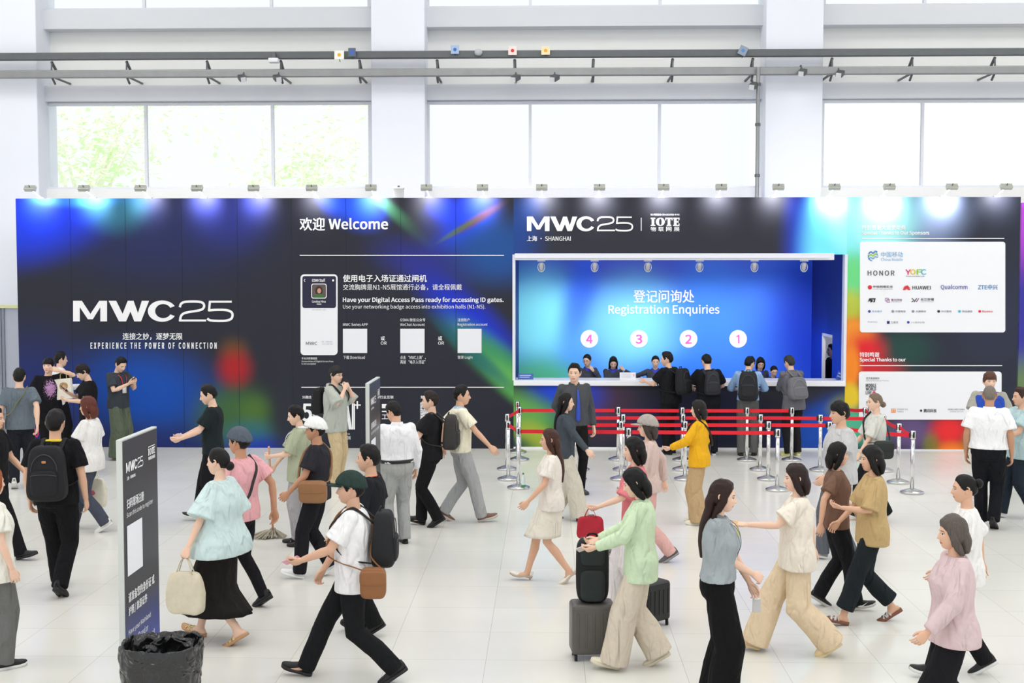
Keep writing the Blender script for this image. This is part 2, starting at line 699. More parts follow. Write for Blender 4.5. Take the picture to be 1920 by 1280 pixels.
# left: grey service door panel and upper white wall return; right: neighbouring stand
x0, x1 = xpx(-60, 24.6), xpx(60, 24.6)
zt = zpx(578, 24.6)
d = bpy.data.objects.new('door_1', None)
COL.objects.link(d)
d.location = ((x0 + x1) / 2, 24.6, 0)
struct(d, 'grey metal service door at the left end of the blue wall', 'door')
DG = mat('door_grey', (186, 190, 204), 0.4, 0.1, 0.03)
MB().box((x0, 24.6, 0), (x1, 24.72, zt)).obj('door_leaf', DG, d, off=d.location)
mb = MB()
for q in (3, 9):
    x = xpx(q, 24.6, 700)
    mb.box((x - .02, 24.57, 0), (x + .02, 24.6, zt))
mb.obj('door_frame', mat('door_edge', (140, 146, 160), 0.4, 0.2, 0.03), d, off=d.location)
MB().box((x0, 24.55, zt), (x1, 24.75, zt + .06)).obj('door_head', mat('door_head', (226, 228, 176), 0.5), d, off=d.location)

# outside: a leafy tree before the left windows, pale buildings further right
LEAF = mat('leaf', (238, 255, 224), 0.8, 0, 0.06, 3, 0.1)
_nt = LEAF.node_tree                                      # thin leaves let daylight through
_tl = _nt.nodes.new('ShaderNodeBsdfTranslucent')
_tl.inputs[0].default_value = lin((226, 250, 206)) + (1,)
_ad = _nt.nodes.new('ShaderNodeMixShader')
_ad.inputs[0].default_value = .55
_nt.links.new(_nt.nodes['Principled BSDF'].outputs[0], _ad.inputs[1])
_nt.links.new(_tl.outputs[0], _ad.inputs[2])
_nt.links.new(_ad.outputs[0], _nt.nodes['Material Output'].inputs[0])
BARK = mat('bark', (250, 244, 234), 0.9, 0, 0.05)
rng = random.Random(3)


def tree(name, label, base, h, spread, nleaf, gy):
    t = thing(name, label, 'tree', base)
    mb = MB()
    tips = []
    for k in range(9):
        a = rng.uniform(0, 6.28)
        r = spread * rng.uniform(.3, 1)
        p = [(0, 0, 0), (rng.uniform(-.2, .2), rng.uniform(-.2, .2), h * .45), (r * math.cos(a) * .5, r * math.sin(a) * .5, h * .72), (r * math.cos(a), r * math.sin(a), h * rng.uniform(.75, 1))]
        V, F = tube(smooth_path(p, 4), [.12 - .11 * i / 12 for i in range(13)], 6)
        mb.add(V, F)
        tips += [np.array(p[2]), np.array(p[3])]
    mb.obj('trunk', BARK, t)
    lf = MB()
    V, F = [], []
    for k in range(nleaf):
        c = tips[rng.randrange(len(tips))] + np.array([rng.gauss(0, .75), rng.gauss(0, .75), rng.gauss(0, .75)])
        a, b = rng.uniform(0, 6.28), rng.uniform(-.7, .7)
        u = np.array([math.cos(a), math.sin(a), b]) * .16
        w = np.array([-math.sin(a), math.cos(a), rng.uniform(-.5, .5)]) * .08
        n = len(V)
        V += [c - u, c + w, c + u, c - w]
        F.append((n, n + 1, n + 2, n + 3))
    lf.add(V, F)
    lf.obj('foliage', LEAF, t)
    return t


tree('leafy_tree', 'bright green tree outside the left window beside the first pane bar', (-13.4, 36, 0), 8.6, 2.4, 950, 0)
tree('leafy_tree', 'bright green tree with bare fork outside the second pane of the left window', (-8.4, 40.5, 0), 8.4, 2.6, 950, 0)
tree('leafy_tree', 'pale green tree outside the far right window edge', (16.6, 38, 0), 5.8, 1.4, 800, 0)
bld = thing('office_building', 'pale louvred building outside the right window', 'building', (14.0, 47, 0))
PALE = mat('pale_render', (250, 250, 250), 0.8, 0, 0.01)
MB().box((-6.5, 0, 0), (7.5, 6, 13)).obj('facade', PALE, bld)
mb = MB()
for k in range(26):
    mb.box((1.2, -.12, 5.6 + k * .26), (7.4, 0, 5.68 + k * .26))
mb.obj('louvre_panel', mat('pale_louvre', (248, 246, 248), 0.8, 0, 0.01), bld)
mb = MB()
for k in range(8):
    mb.box((-4.5, -.1, 5.7 + k * .22), (-.4, 0, 5.76 + k * .22))
mb.obj('ledge', mat('pale_louvre', (248, 246, 248), 0.8, 0, 0.01), bld)

# steel rails in front of the columns
STEEL = mat('galvanised_steel', (150, 152, 153), 0.42, 0.65, 0.12, 5)
STEEL2 = mat('dark_steel', (104, 107, 110), 0.5, 0.5, 0.1, 5)
YT = 25.75
for nm, p0, p1, lab, col in (('steel_rail', 109, 95, 'upper flat steel rail running in front of the columns', STEEL2), ('steel_rail', 143, 128, 'lower round-edged steel rail hung below the flat one', STEEL)):
    z0, z1 = zpx(p0, YT), zpx(p1, YT)
    r_ = thing(nm, lab, 'rail', (0, YT, z0))
    MB().box((XL, YT - .06, z0), (XR, YT + .06, z1), bev=.02).obj('channel', col, r_, off=r_.location)
    if p0 == 143:
        for q in (100, 240, 390, 528, 675, 820, 965, 1112, 1260, 1410, 1558, 1708, 1862):
            x = xpx(q, YT)
            MB().bar((x, YT + .02, z1 + .17), (x, YT + .30, z1 + .0), .03).bar((x, YT, z1 - .01), (x, YT + .02, z1 + .17), .018).bar((x, YT + .03, z0 + .01), (x, YT + .18, z0 - .09), .024).box((x - .02, YT + .2, z0 + .02), (x + .02, YR, z0 + .05)).obj('bracket', STEEL2, r_, off=r_.location)

x = xpx(1420, 25.6)
pp = thing('drop_pipe', 'vertical grey steel pipe beside the right wide column', 'pipe', (x, 25.6, 0))
MB().bar((x, 25.6, 0), (x, 25.6, zpx(128, 25.6)), .04, n=14).obj('pipe', STEEL, pp, off=pp.location)
for q in (160, 235, 330):
    z = zpx(q, 25.6)
    MB().bar((x, 25.6, z - .03), (x, 25.6, z + .03), .055, n=14).obj('pipe_clamp', STEEL2, pp, off=pp.location)
# small fixtures on the rails
for (px, py, lab) in ((455, 146, 'small dark spot lamp on the lower rail above the left window'), (521, 146, 'small dark spot lamp right of its twin above the left window'),
                      (967, 146, 'small white-faced spot lamp on the lower rail under the red-dot card'), (1040, 146, 'small white-faced spot lamp on the lower rail right of the yellow-dot card'),
                      (1504, 135, 'small grey spot lamp in front of the right column'), (1574, 138, 'small grey spot lamp just right of the right column'), (1412, 160, 'small lamp head on an arm beside the drop pipe')):
    p = P(px, py, 25.6)
    t = thing('spot_lamp', lab, 'lamp', tuple(p), 'small lamps on the rails')
    s = -1 if px < 960 else 1
    MB().box((-.07, -.16, -.06), (.07, .05, .04), bev=.015, rot=Matrix.Rotation(R(25), 3, 'X') @ Matrix.Rotation(R(-25 * s), 3, 'Z')).obj('lamp_head', STEEL2, t)
    MB().bar((0, 0.0, .0), (0, .12, .15), .014).bar((0, .12, .15), (0, .2, .15), .014).obj('arm', STEEL2, t)
    MB().box((-.05, -.19, -.06), (.05, -.15, .03), rot=Matrix.Rotation(R(25), 3, 'X') @ Matrix.Rotation(R(-25 * s), 3, 'Z'), about=(0, -.05, -.01)).obj('lens', mat('lamp_lens', (228, 230, 232), 0.3), t)
p = P(514, 108, 25.6)
t = thing('wall_projector', 'small white box device clamped to the upper rail', 'device', tuple(p))
MB().box((-.1, -.12, -.11), (.1, .06, -.02), bev=.02).obj('housing', WHITE, t)
MB().box((-.04, -.06, -.02), (.04, .05, .1), bev=.015).obj('clamp', STEEL2, t)
for (px, py, w, h, c, dc, rot, lab) in ((636, 103, 18, 16, (248, 247, 240), (240, 180, 40), 0, 'white card with a yellow dot on the upper rail'),
                                        (660, 98, 14, 16, (96, 108, 130), (50, 110, 230), 0, 'dark grey card with a blue heart on the upper rail'),
                                        (853, 93, 15, 16, (168, 190, 220), (60, 110, 200), 0, 'pale blue card with a dark blue centre on the upper rail'),
                                        (961, 95, 16, 16, (246, 224, 216), (214, 50, 60), 0, 'pinkish card with a red dot on the upper rail'),
                                        (1023, 95, 16, 15, (248, 226, 180), (240, 170, 60), 0, 'cream card with an orange dot on the upper rail'),
                                        (1393, 95, 15, 17, (146, 160, 178), (90, 140, 200), 25, 'tilted grey-blue card on the upper rail beside the right column')):
    p = P(px, py, 25.62)
    k = 25.62 / FPX
    t = thing('hanging_card', lab, 'card', tuple(p), 'small cards on the upper rail')
    rm = Matrix.Rotation(R(rot), 3, 'Y')
    MB().box((-w * k / 2, -.01, -h * k / 2), (w * k / 2, .01, h * k / 2), bev=.004, rot=rm).obj('card_face', mat('card', c, 0.6), t)
    V = [(3.2 * k * math.cos(a), -.014, 3.2 * k * math.sin(a)) for a in np.linspace(0, 2 * math.pi, 14)[:-1]]
    MB().add(V, [tuple(range(13))]).obj('dot', mat('card_dot', dc, 0.6), t)
    MB().bar((0, 0, -h * k / 2 + .02), (0, .12, -h * k / 2 - .03), .008).obj('hook', STEEL2, t)
p = P(897, 98, 25.65)
o = MB().add(*superell((0, 0, 0), (.08, .05, .07), .9)).obj('rag', cloth((190, 192, 196)), None, True)
o.location = p
tag(o, 'crumpled grey rag draped over the upper rail', 'rag')

# ================================================================== THE STAND
YW = 22.5
KW = 1 / 104.6


def pw(px, py):
    return P(px, py, YW)


def blobs(base, lst, Y=YW):
    out = []
    for (cx, cy, rx, ry, rot, col, amp, core) in lst:
        p = P(cx, cy, Y)
        k = Y / FPX
        out.append(((p.x - base[0], p.z - base[2]), rx * k, ry * k, rot, col, amp, core))
    return out


ZT = pw(960, 370.5).z
xa, xb, xc, xd = pw(34, 600).x, pw(963, 600).x, pw(1586, 600).x, pw(1909, 600).x
TH = 0.16
# --- left wall
bl = (0.5 * (xa + xb), YW, 0)
lw = thing('backdrop_wall', 'tall dark blue printed wall with the large white show title at left', 'wall panel', bl, 'printed exhibition walls')
PL = print_mat('print_left', (41, 43, 54), blobs(bl, [
    (300, 440, 330, 150, 0, (36, 44, 96), .8, .0), (80, 405, 215, 120, -20, (28, 62, 232), 1, .12), (215, 392, 90, 70, 0, (52, 120, 140), .8, .1), (150, 372, 130, 26, 0, (70, 160, 255), .6, .1),
    (430, 400, 130, 110, 0, (46, 56, 150), .7, 0), (60, 760, 220, 220, 0, (30, 44, 112), .9, .1), (275, 735, 215, 135, 8, (18, 80, 182), 1, .05), (330, 835, 260, 60, 0, (28, 48, 122), .7, 0),
    (440, 780, 120, 95, 0, (64, 104, 58), .95, .1), (478, 770, 50, 50, 0, (84, 120, 44), .6, 0), (470, 815, 95, 50, 0, (52, 112, 124), .85, .0), (490, 850, 130, 55, 0, (28, 56, 176), .95, .05), (535, 790, 50, 170, 0, (44, 47, 58), .8, 0), (438, 655, 46, 40, 0, (104, 74, 36), .7, 0), (440, 690, 54, 58, 0, (182, 32, 36), .85, 0),
    (665, 385, 90, 60, 25, (40, 90, 250), .9, .15), (742, 400, 120, 20, 42, (80, 150, 110), .7, .0), (860, 415, 110, 75, -30, (40, 72, 245), .95, .15), (930, 470, 150, 100, 0, (30, 84, 160), .85, .1), (790, 490, 150, 70, 15, (46, 50, 150), .7, 0),
    (795, 425, 70, 55, 20, (58, 60, 66), .8, .1), (893, 412, 85, 13, -31, (112, 76, 58), .85, .1), (858, 432, 62, 8, -31, (90, 120, 60), .7, .1),
    (880, 597, 190, 62, 41, (26, 52, 205), .95, .08), (945, 690, 200, 52, 41, (64, 150, 96), .95, .2), (975, 730, 130, 40, 41, (110, 190, 80), .7, .1), (890, 665, 160, 22, 41, (26, 96, 110), .7, .1)]))
MB().box((xa, YW, 0), (xb, YW + TH, ZT)).obj('wall_board', PL, lw, off=bl)
mb = MB()
for q in (135, 238, 343, 447, 548, 650, 752, 855):                     # board joints
    x = pw(q, 600).x
    mb.box((x - .003, YW - .002, 0), (x + .003, YW, ZT))
mb.obj('board_joint', mat('joint', (30, 32, 46), 0.7), lw, off=bl)
pf = lambda a, b: P(a, b, YW - .008)
BD = .02
k_ = Ink(pf).logo(137, 563, 438, 603)
k_.obj('title_lettering', INK, lw, bl)
k_ = Ink(pf).text('连接之妙，逐梦无限', 230, 624, 342, 637, BD).text('EXPERIENCE THE POWER OF CONNECTION', 170, 642, 406, 653.5, .035, 0, 1.3)
k_.obj('slogan_lettering', INK, lw, bl)
k_ = Ink(pf).text('欢迎', 562, 408, 609, 432, BD).text('Welcome', 617, 409, 727, 429.5, .03).rect(562, 477.8, 945, 479.4)
k_.obj('welcome_lettering', INK, lw, bl)
k_ = Ink(pf)
k_.text('使用电子入场证通过闸机', 643, 515, 800, 528.5, .018).text('交流胸牌是N1-N5展馆通行必备，请全程佩戴', 643, 532.5, 866, 544)
k_.text('Have your Digital Access Pass ready for accessing ID gates.', 643, 557, 944, 568.5, .022).text('Use your networking badge access into exhibition halls (N1-N5).', 643, 570.5, 910, 580.5)
k_.text('MWC Series APP', 643, 605.5, 689.5, 611).text('GSMA 微信公众号', 750.5, 596.5, 797.5, 602.5).text('WeChat Account', 750.5, 605.5, 796.5, 611).text('注册账户', 858, 596.5, 880.5, 602.5).text('Registration account', 858, 605.5, 914, 612)
k_.text('或', 714, 630, 721.5, 638, .01).text('OR', 714, 640, 725, 646, .01).text('或', 821.5, 630, 829, 638, .01).text('OR', 821.5, 640, 832.5, 646, .01)
k_.text('下载 Download', 643.5, 666.5, 684, 673).text('点击 “MWC上海”，', 750.5, 666.5, 798, 673.5).text('再按 “电子入场证”', 750.5, 675, 797.5, 682).text('登录 Login', 858, 666.5, 886, 673.5)
k_.text('不允许屏幕截图', 565.5, 669.5, 594.5, 674).text('Screenshots of Digital Access Pass', 565.5, 675.5, 625, 679.5).text('is not accepted', 565.5, 680, 592, 684)
k_.rect(565, 725, 945, 726.6)
k_.obj('instruction_lettering', INK, lw, bl)
# white code plates (codes themselves left blank)
k_ = Ink(pf).rect(643, 616, 688.5, 661.5).rect(750.5, 616, 796, 661.5).rect(858, 616, 903, 661.5)
k_.obj('code_plate', mat('plate_white', (236, 238, 244), 0.6, 0, 0), lw, bl)
# phone picture


def rrect(x0, y0, x1, y1, r, n=6):
    pts = []
    for (cx, cy, a0) in ((x1 - r, y0 + r, -90), (x1 - r, y1 - r, 0), (x0 + r, y1 - r, 90), (x0 + r, y0 + r, 180)):
        for k in range(n + 1):
            a = R(a0 + 90 * k / n)
            pts.append((cx + r * math.cos(a), cy + r * math.sin(a)))
    return pts[::-1]


k_ = Ink(pf)
pr = rrect(563.5, 514, 633, 665.5, 7)
k_.put(pr, [tuple(range(len(pr)))], 0)
pf2 = lambda a, b: P(a, b, YW - .012)
pf3 = lambda a, b: P(a, b, YW - .016)
pic = k_.obj('phone_picture', mat('plate_white', (240, 241, 246), 0.6, 0, 0), lw, bl)
k2 = Ink(pf2)
pr = rrect(567, 517.5, 630, 577, 4)
k2.put(pr, [tuple(range(len(pr)))], 0)
k3 = Ink(pf3)
pr = rrect(583.5, 531.5, 612.5, 559.5, 4)
k3.put(pr, [tuple(range(len(pr)))], 0)
k3.text('GSMA Staff', 585, 522.5, 609.5, 528, .02).text('Carolina Pérez', 585, 562.5, 611, 567, .02).text('GSMA', 594, 568.5, 602.5, 571.5, .02)
k3.stroke([(572, 523), (570, 525.5), (572, 528)], 1).disc(624.5, 525.5, 2)
k3.text('MWC', 573.5, 640.5, 595, 646.5, .0, 3).text('上海 · SHANGHAI', 602, 639, 623, 642, 0, 4).text('18-20 JUNE 2025', 604, 643.5, 624, 646, 0, 4).text('请出示您的电子入场证', 585, 579.5, 611, 581.5, 0, 4)
k4 = Ink(lambda a, b: P(a, b, YW - .02))
pr = rrect(585, 533, 611, 558, 3)
k4.put(pr, [tuple(range(len(pr)))], 0)
k5 = Ink(lambda a, b: P(a, b, YW - .023))
k5.disc(598, 545, 7, 0, 20, 9).poly([(588, 558), (591, 551), (605, 551), (609, 558)], 1)
k6 = Ink(lambda a, b: P(a, b, YW - .025))
k6.disc(598.5, 545, 3.6, 0, 16, 4.8)
for nm, kk, ms in (('phone_header', k2, mat('ink_navy', (34, 33, 62), .6, 0, 0)), ('phone_lettering', k3, [INK, INK, INK, mat('ink_dark', (50, 50, 60), .6, 0, 0), mat('ink_grey', (170, 172, 180), .6, 0, 0)]),
                   ('portrait_ground', k4, mat('portrait_ground', (96, 84, 84), .6, 0, .3, 40)), ('portrait_figure', k5, [mat('portrait_hair', (58, 36, 32), .6, 0, 0), mat('portrait_top', (62, 108, 60), .6, 0, 0)]), ('portrait_face', k6, mat('portrait_face', (206, 150, 128), .6, 0, 0))):
    kk.obj(nm, ms, pic, bl)
# row of theme marks along the foot
k_ = Ink(pf)
k_.text('5G融合', 567, 741.5, 584, 747, .02).text('5', 567, 757, 584, 789, .05).text('INSIDE', 587, 757, 596, 789, .03, 0, 1, True)
k_.text('人工智能+', 640, 741.5, 669, 747, .02).text('AI', 641, 757, 664, 804, .05).text('+', 664, 752, 676, 766, .05).text('INFRASTRUCTURE', 641, 812, 656, 815, 0).text('ACTION', 637, 817, 657, 824, .01)
k_.text('行业互联', 712, 741.5, 738, 747, .02).poly([(716, 757), (737, 757), (737, 753), (751, 761), (737, 769), (737, 765), (716, 765)]).rect(716, 770, 750, 772).text('工业日', 716, 776, 751, 786, .02)
k_.text('赋能互联', 789, 741.5, 815, 747, .02).text('CONNECTED', 789, 754, 797.5, 790, .03, 0, 1, True).text('ENABLERS', 799.5, 754, 808, 790, .03, 0, 1, True).stroke([(815, 757), (817, 752), (819, 757)], 1.5).stroke([(820, 757), (823, 749)], 1.5)
k_.obj('theme_lettering', INK, lw, bl)

# --- registration stand: header, niche, counter
br_ = (0.5 * (xb + xc), YW, 0)
rb = thing('registration_stand', 'registration stand with blue lit niche, header and long counter', 'stand', br_)
zo1 = pw(1270, 477).z            # top of the opening
zc1 = pw(1270, 713.5).z          # counter top
zc0 = pw(1270, 723).z
PH = print_mat('print_header', (47, 49, 59), blobs(br_, [
    (960, 440, 90, 130, 0, (30, 74, 160), .8, .0), (1590, 430, 140, 220, 10, (36, 76, 240), 1, .45), (1610, 430, 130, 240, 10, (120, 236, 252), 1, .5), (1600, 420, 70, 90, 0, (170, 252, 252), .9, .2)]))
MB().box((xb, YW, zo1), (xc, YW + TH, ZT)).obj('header_board', PH, rb, off=br_)
Ink(pf).logo(988, 405.5, 1187, 433.5).text('上海 · SHANGHAI', 988, 442, 1070, 452, .02).rect(1201.5, 408, 1203, 432.5).obj('header_lettering', INK, rb, br_)
Ink(pf).text('N5 同期活动 CO-LOCATED IN N5', 1220, 400.5, 1274, 404, .02).slab(1220, 408, 1274, 423.5).text('物', 1220, 425, 1230, 433.5, .03).text('联', 1234.5, 425, 1244.5, 433.5, .03).text('网', 1249, 425, 1259, 433.5, .03).text('展', 1263.5, 425, 1274, 433.5, .03).obj('partner_lettering', INK, rb, br_)
# counter front
PCn = print_mat('print_counter', (44, 45, 60), blobs(br_, [
    (1130, 765, 110, 90, 0, (78, 52, 74), .85, .0), (1240, 800, 130, 80, 0, (40, 44, 84), .8, 0), (1350, 790, 150, 90, 0, (32, 38, 74), .8, 0), (1060, 735, 110, 70, 10, (28, 70, 215), .95, .1), (1035, 775, 80, 40, 25, (60, 130, 120), .7, 0), (985, 790, 110, 75, 41, (104, 176, 84), .95, .15), (1000, 815, 60, 40, 30, (176, 190, 60), .8, .1), (965, 840, 60, 40, 0, (34, 60, 70), .8, .0),
    (1545, 800, 130, 75, -25, (24, 86, 200), .95, .15), (1575, 760, 45, 30, -30, (120, 130, 50), .8, .1), (1590, 815, 36, 60, 0, (36, 140, 140), .9, .1), (1480, 730, 100, 40, 0, (48, 48, 58), .8, .1)]))
MB().box((xb, YW, 0), (xc, YW + .12, zc0)).obj('counter_front', PCn, rb, off=br_)
CTW = mat('counter_white', (246, 247, 252), 0.35, 0, 0.01)
MB().box((xb, YW - .06, zc0), (xc, YW + .62, zc1), bev=.008).obj('counter_top', CTW, rb, off=br_)
MB().box((xb, YW - .012, 0.0), (xc, YW, .035)).obj('kick_strip', CTW, rb, off=br_)
# opening edges
EDGE = mat('panel_edge', (232, 234, 244), 0.45, 0, 0.01)
MB().box((xb - .02, YW - .02, zc1), (xb + .03, YW + TH, zo1)).obj('side_trim', EDGE, rb, off=br_)
MB().box((xc - .035, YW - .02, zc1), (xc + .012, YW + TH, zo1)).obj('side_trim', EDGE, rb, off=br_)
mb = MB()
hx1 = pw(1563, 480).x
zt0 = pw(1270, 487.5).z
mb.box((xb + .02, YW - .06, zt0), (hx1, YW + .06, zo1 + .02), bev=.008)
mb.box((xb + .02, YW - .08, zt0 + .035), (hx1 - .1, YW - .06, zt0 + .05))
mb.obj('lighting_track', EDGE, rb, off=br_)
# niche
YN = 25.3
NB = print_mat('print_niche', (62, 128, 255), blobs(br_, [
    (1200, 480, 430, 90, 0, (66, 84, 208), 1, .2), (1005, 600, 140, 150, 0, (130, 232, 252), 1, .1), (1010, 715, 150, 80, 0, (84, 190, 140), .95, .1), (1190, 610, 150, 150, 20, (134, 226, 255), .9, .05), (1085, 560, 50, 170, 12, (44, 104, 255), .8, 0), (1330, 580, 120, 170, 0, (62, 140, 255), .8, 0),
    (1520, 600, 130, 270, 0, (24, 62, 214), .9, .1), (1280, 700, 160, 60, 0, (36, 120, 250), .6, 0)], YN))
xni0, xni1 = xb + .03, xc - .02
MB().box((xni0, YN, 0), (xni1, YN + .12, ZT)).obj('niche_back', NB, rb, off=br_)
NS = print_mat('print_niche_side', (24, 40, 120), blobs(br_, [(1560, 690, 200, 120, 0, (28, 70, 210), .8, .1)]))
MB().box((xni0 - .1, YW + TH, 0), (xni0, YN + .12, ZT)).obj('niche_side', NS, rb, off=br_)
ya, yb_ = PXc(1560, 680, xni1).y, PXc(1543, 680, xni1).y
zdt = PXc(1552, 626, xni1).z
mb = MB()
mb.box((xni1, YW + TH, 0), (xni1 + .03, ya, ZT)).box((xni1, yb_, 0), (xni1 + .03, YN + .12, ZT)).box((xni1, ya, zdt), (xni1 + .03, yb_, ZT))
mb.obj('niche_side', NS, rb, off=br_)
mb = MB()
mb.box((xni1 - .02, yb_ - .03, 0), (xni1 + .04, yb_ + .02, zdt)).box((xni1 - .02, ya, zdt - .05), (xni1 + .04, yb_, zdt))
mb.obj('doorway_trim', EDGE, rb, off=br_)
MB().box((xni1 + .1, 25.95, 0), (xni1 + 1.3, 25.98, zdt + .3)).obj('inner_panel', EDGE, rb, off=br_)
pn = lambda a, b: P(a, b, YN - .01)
kn = Ink(pn).text('登记问询处', 1188, 543.5, 1301.5, 567, .012).text('Registration Enquiries', 1141, 571.5, 1348.5, 592.5, .012)
kn.obj('niche_lettering', INK, rb, br_)
for s, cx in zip('4321', (1105, 1198, 1291, 1384)):
    w = 3.2 if s == '1' else 5.6
    dsk = Ink(pn).disc(cx, 635, 16.5).obj('desk_number', INK, rb, br_)
    ik = Ink(lambda a, b: P(a, b, YN - .02))
    if s == '1':
        ik.poly([(cx + .2, 627.5), (cx + 2.6, 627.5), (cx + 2.6, 643.5), (cx - .2, 643.5), (cx - .2, 630.8), (cx - 3.4, 632.6), (cx - 3.4, 630.2)])
    else:
        ik.text(s, cx - w, 627.5, cx + w, 643.5, .03)
    ik.obj('numeral', mat('number_pink', (238, 96, 196), .6, 0, 0), dsk, br_)
# spot lights on the track
for i, px in enumerate((1015, 1115, 1215, 1312, 1415, 1508)):
    p = pw(px, 490) + Vector((0, .02, 0))
    t = thing('track_spotlight', 'white track spotlight %s' % ['at the left end of the niche, first of the row', 'second from the left in the niche', 'above the Chinese heading in the niche', 'right of the heading, fourth of the niche row', 'above the circled one, fifth of the row', 'at the right end of the niche row'][i], 'spotlight', tuple(p), 'spotlights under the niche header')
    mb = MB()
    mb.box((-.07, -.03, 0), (.07, .03, .025))
    ring = [(.062 * math.cos(a), 0, -.1 + .085 * math.sin(a)) for a in np.linspace(R(80), R(-260), 22)]
    V, F = tube(ring, [.006] * 22, 6, (0, 1, 0))
    mb.add(V, F)
    mb.obj('yoke', mat('lamp_grey', (206, 208, 214), 0.35, 0.3), t)
    rt = Matrix.Rotation(R(28), 4, 'X')
    o = MB().lathe([(.02, -.075), (.034, -.07), (.04, -.03), (.044, .05), (.03, .085), (.01, .095)], 18).obj('lamp_head', mat('spot_shell', (190, 192, 198), .4, .2), t, True)
    o.location = (0, 0.02, -.105)
    o.rotation_euler = (R(28), 0, 0)
    l = bpy.data.lights.new('spot', 'SPOT')
    l.energy = 130
    l.spot_size = R(62)
    l.spot_blend = 0.8
    l.shadow_soft_size = 0.04
    l.color = (1, .97, .95)
    lo = bpy.data.objects.new('spot', l)
    COL.objects.link(lo)
    lo.parent = t
    lo.location = (0, .12, -.26)
    lo.rotation_euler = (R(62), 0, 0)

# --- sponsor wall
bs = (0.5 * (xc + xd), YW, 0)
sw = thing('sponsor_wall', 'right printed wall with rainbow edge and two white sponsor boards', 'wall panel', bs, 'printed exhibition walls')
PS = print_mat('print_right', (44, 48, 62), blobs(bs, [
    (1735, 395, 120, 110, 0, (150, 168, 208), .95, .1), (1600, 405, 160, 150, 0, (140, 244, 252), 1, .35), (1650, 415, 90, 80, 0, (190, 250, 248), .8, .2), (1600, 520, 60, 75, 0, (112, 222, 140), 1, .2), (1590, 575, 60, 50, 0, (196, 206, 70), .9, .2), (1600, 625, 60, 45, 0, (245, 150, 50), 1, .3),
    (1695, 655, 90, 60, 0, (36, 76, 68), .8, .1), (1622, 660, 62, 62, 0, (228, 38, 48), 1, .05), (1640, 690, 80, 30, 0, (214, 44, 54), .8, .1), (1593, 690, 30, 70, 0, (250, 140, 40), 1, .3), (1592, 745, 36, 40, 0, (236, 204, 50), 1, .3), (1600, 800, 62, 50, 0, (84, 190, 150), 1, .3), (1640, 815, 50, 45, 0, (60, 140, 130), .8, .1),
    (1710, 810, 70, 60, 0, (112, 88, 140), .8, .1), (1780, 808, 56, 52, 0, (236, 46, 50), 1, .1), (1785, 846, 58, 30, 0, (250, 130, 40), 1, .05), (1745, 835, 26, 40, 0, (130, 130, 40), .7, .1), (1820, 830, 26, 40, 0, (150, 140, 40), .7, .1), (1890, 830, 60, 60, 0, (120, 170, 60), .9, .2), (1860, 590, 120, 160, 0, (50, 54, 80), .6, 0)]))
MB().box((xc, YW, 0), (xd, YW + TH, ZT)).obj('wall_board', PS, sw, off=bs)
MB().box((xc, YW - .012, 0), (xd, YW, .02)).obj('kick_strip', EDGE, sw, off=bs)
k_ = Ink(pf)
k_.text('特别感谢大会赞助商', 1616, 421.5, 1698, 431, .02).text('Special Thanks to Our Sponsors', 1616, 432.5, 1742, 441.5, .03).rect(1616, 446, 1883, 447.6)
k_.text('特别鸣谢', 1612, 660, 1648.5, 669, .02).text('Special Thanks to our', 1612, 670.5, 1698, 679, .03).rect(1612, 684.5, 1879, 686)
k_.obj('thanks_lettering', INK, sw, bs)
BOARDW = mat('board_white', (246, 247, 252), 0.5, 0, 0.01)


def board(x0, y0, x1, y1, name):
    pts = rrect(x0, y0, x1, y1, 5)
    F0 = [tuple(P(a, b, YW - .02)) for a, b in pts]
    F1 = [(p[0], YW, p[2]) for p in F0]
    n = len(pts)
    mb = MB().add(F0 + F1, [tuple(range(n))] + [(i, n + i, n + (i + 1) % n, (i + 1) % n) for i in range(n)])
    return mb.obj(name, BOARDW, sw, off=bs)


cols = {'blue': (40, 120, 190), 'sky': (120, 176, 220), 'dark': (46, 46, 54), 'pink': (228, 60, 130), 'yellow': (240, 200, 40), 'lime': (150, 206, 60), 'red': (222, 44, 64), 'grey': (150, 152, 160), 'indigo': (64, 72, 170), 'purple': (140, 70, 140), 'cyan': (60, 190, 220), 'navy': (34, 48, 110), 'orange': (244, 150, 70)}
ck = list(cols)
cm = [mat('ink_' + k, v, .6, 0, 0) for k, v in cols.items()]
C_ = {k: i for i, k in enumerate(ck)}
b1 = board(1612.5, 453, 1885, 623, 'sponsor_board')
pb = lambda a, b: P(a, b, YW - .026)
k_ = Ink(pb)
for r_, c_ in ((0, 'blue'), (1, 'lime'), (2, 'sky')):                     # ribboned globe mark
    dy = (r_ - 1) * 5.2
    k_.stroke(smooth_path([(1628.5, 481 + dy), (1633, 477 + dy), (1637, 480 + dy), (1641, 476 + dy), (1645, 477.5 + dy)], 4), 2.2, C_[c_])
k_.stroke([(1637 + 9 * math.cos(a), 480 + 9 * math.sin(a)) for a in np.linspace(R(100), R(200), 10)], 1.4, C_['blue']).stroke([(1637 + 9 * math.cos(a), 480 + 9 * math.sin(a)) for a in np.linspace(R(-80), R(20), 10)], 1.4, C_['sky'])
k_.text('中国移动', 1652, 472, 1693, 482, 0, C_['sky']).text('China Mobile', 1652, 483.5, 1693, 489, 0, C_['sky'])
k_.text('HONOR', 1627, 507, 1677, 516.5, .008, C_['dark'], 1.1)
for s, x, c_ in zip('YOFC', (1698, 1707, 1719, 1727), ('pink', 'yellow', 'lime', 'cyan')):
    k_.text(s, x, 505, x + 9.5, 514.5, .05, C_[c_])
k_.text('Smart Link Better Life.', 1698.5, 516.5, 1734, 518.5, .01, C_['dark'])
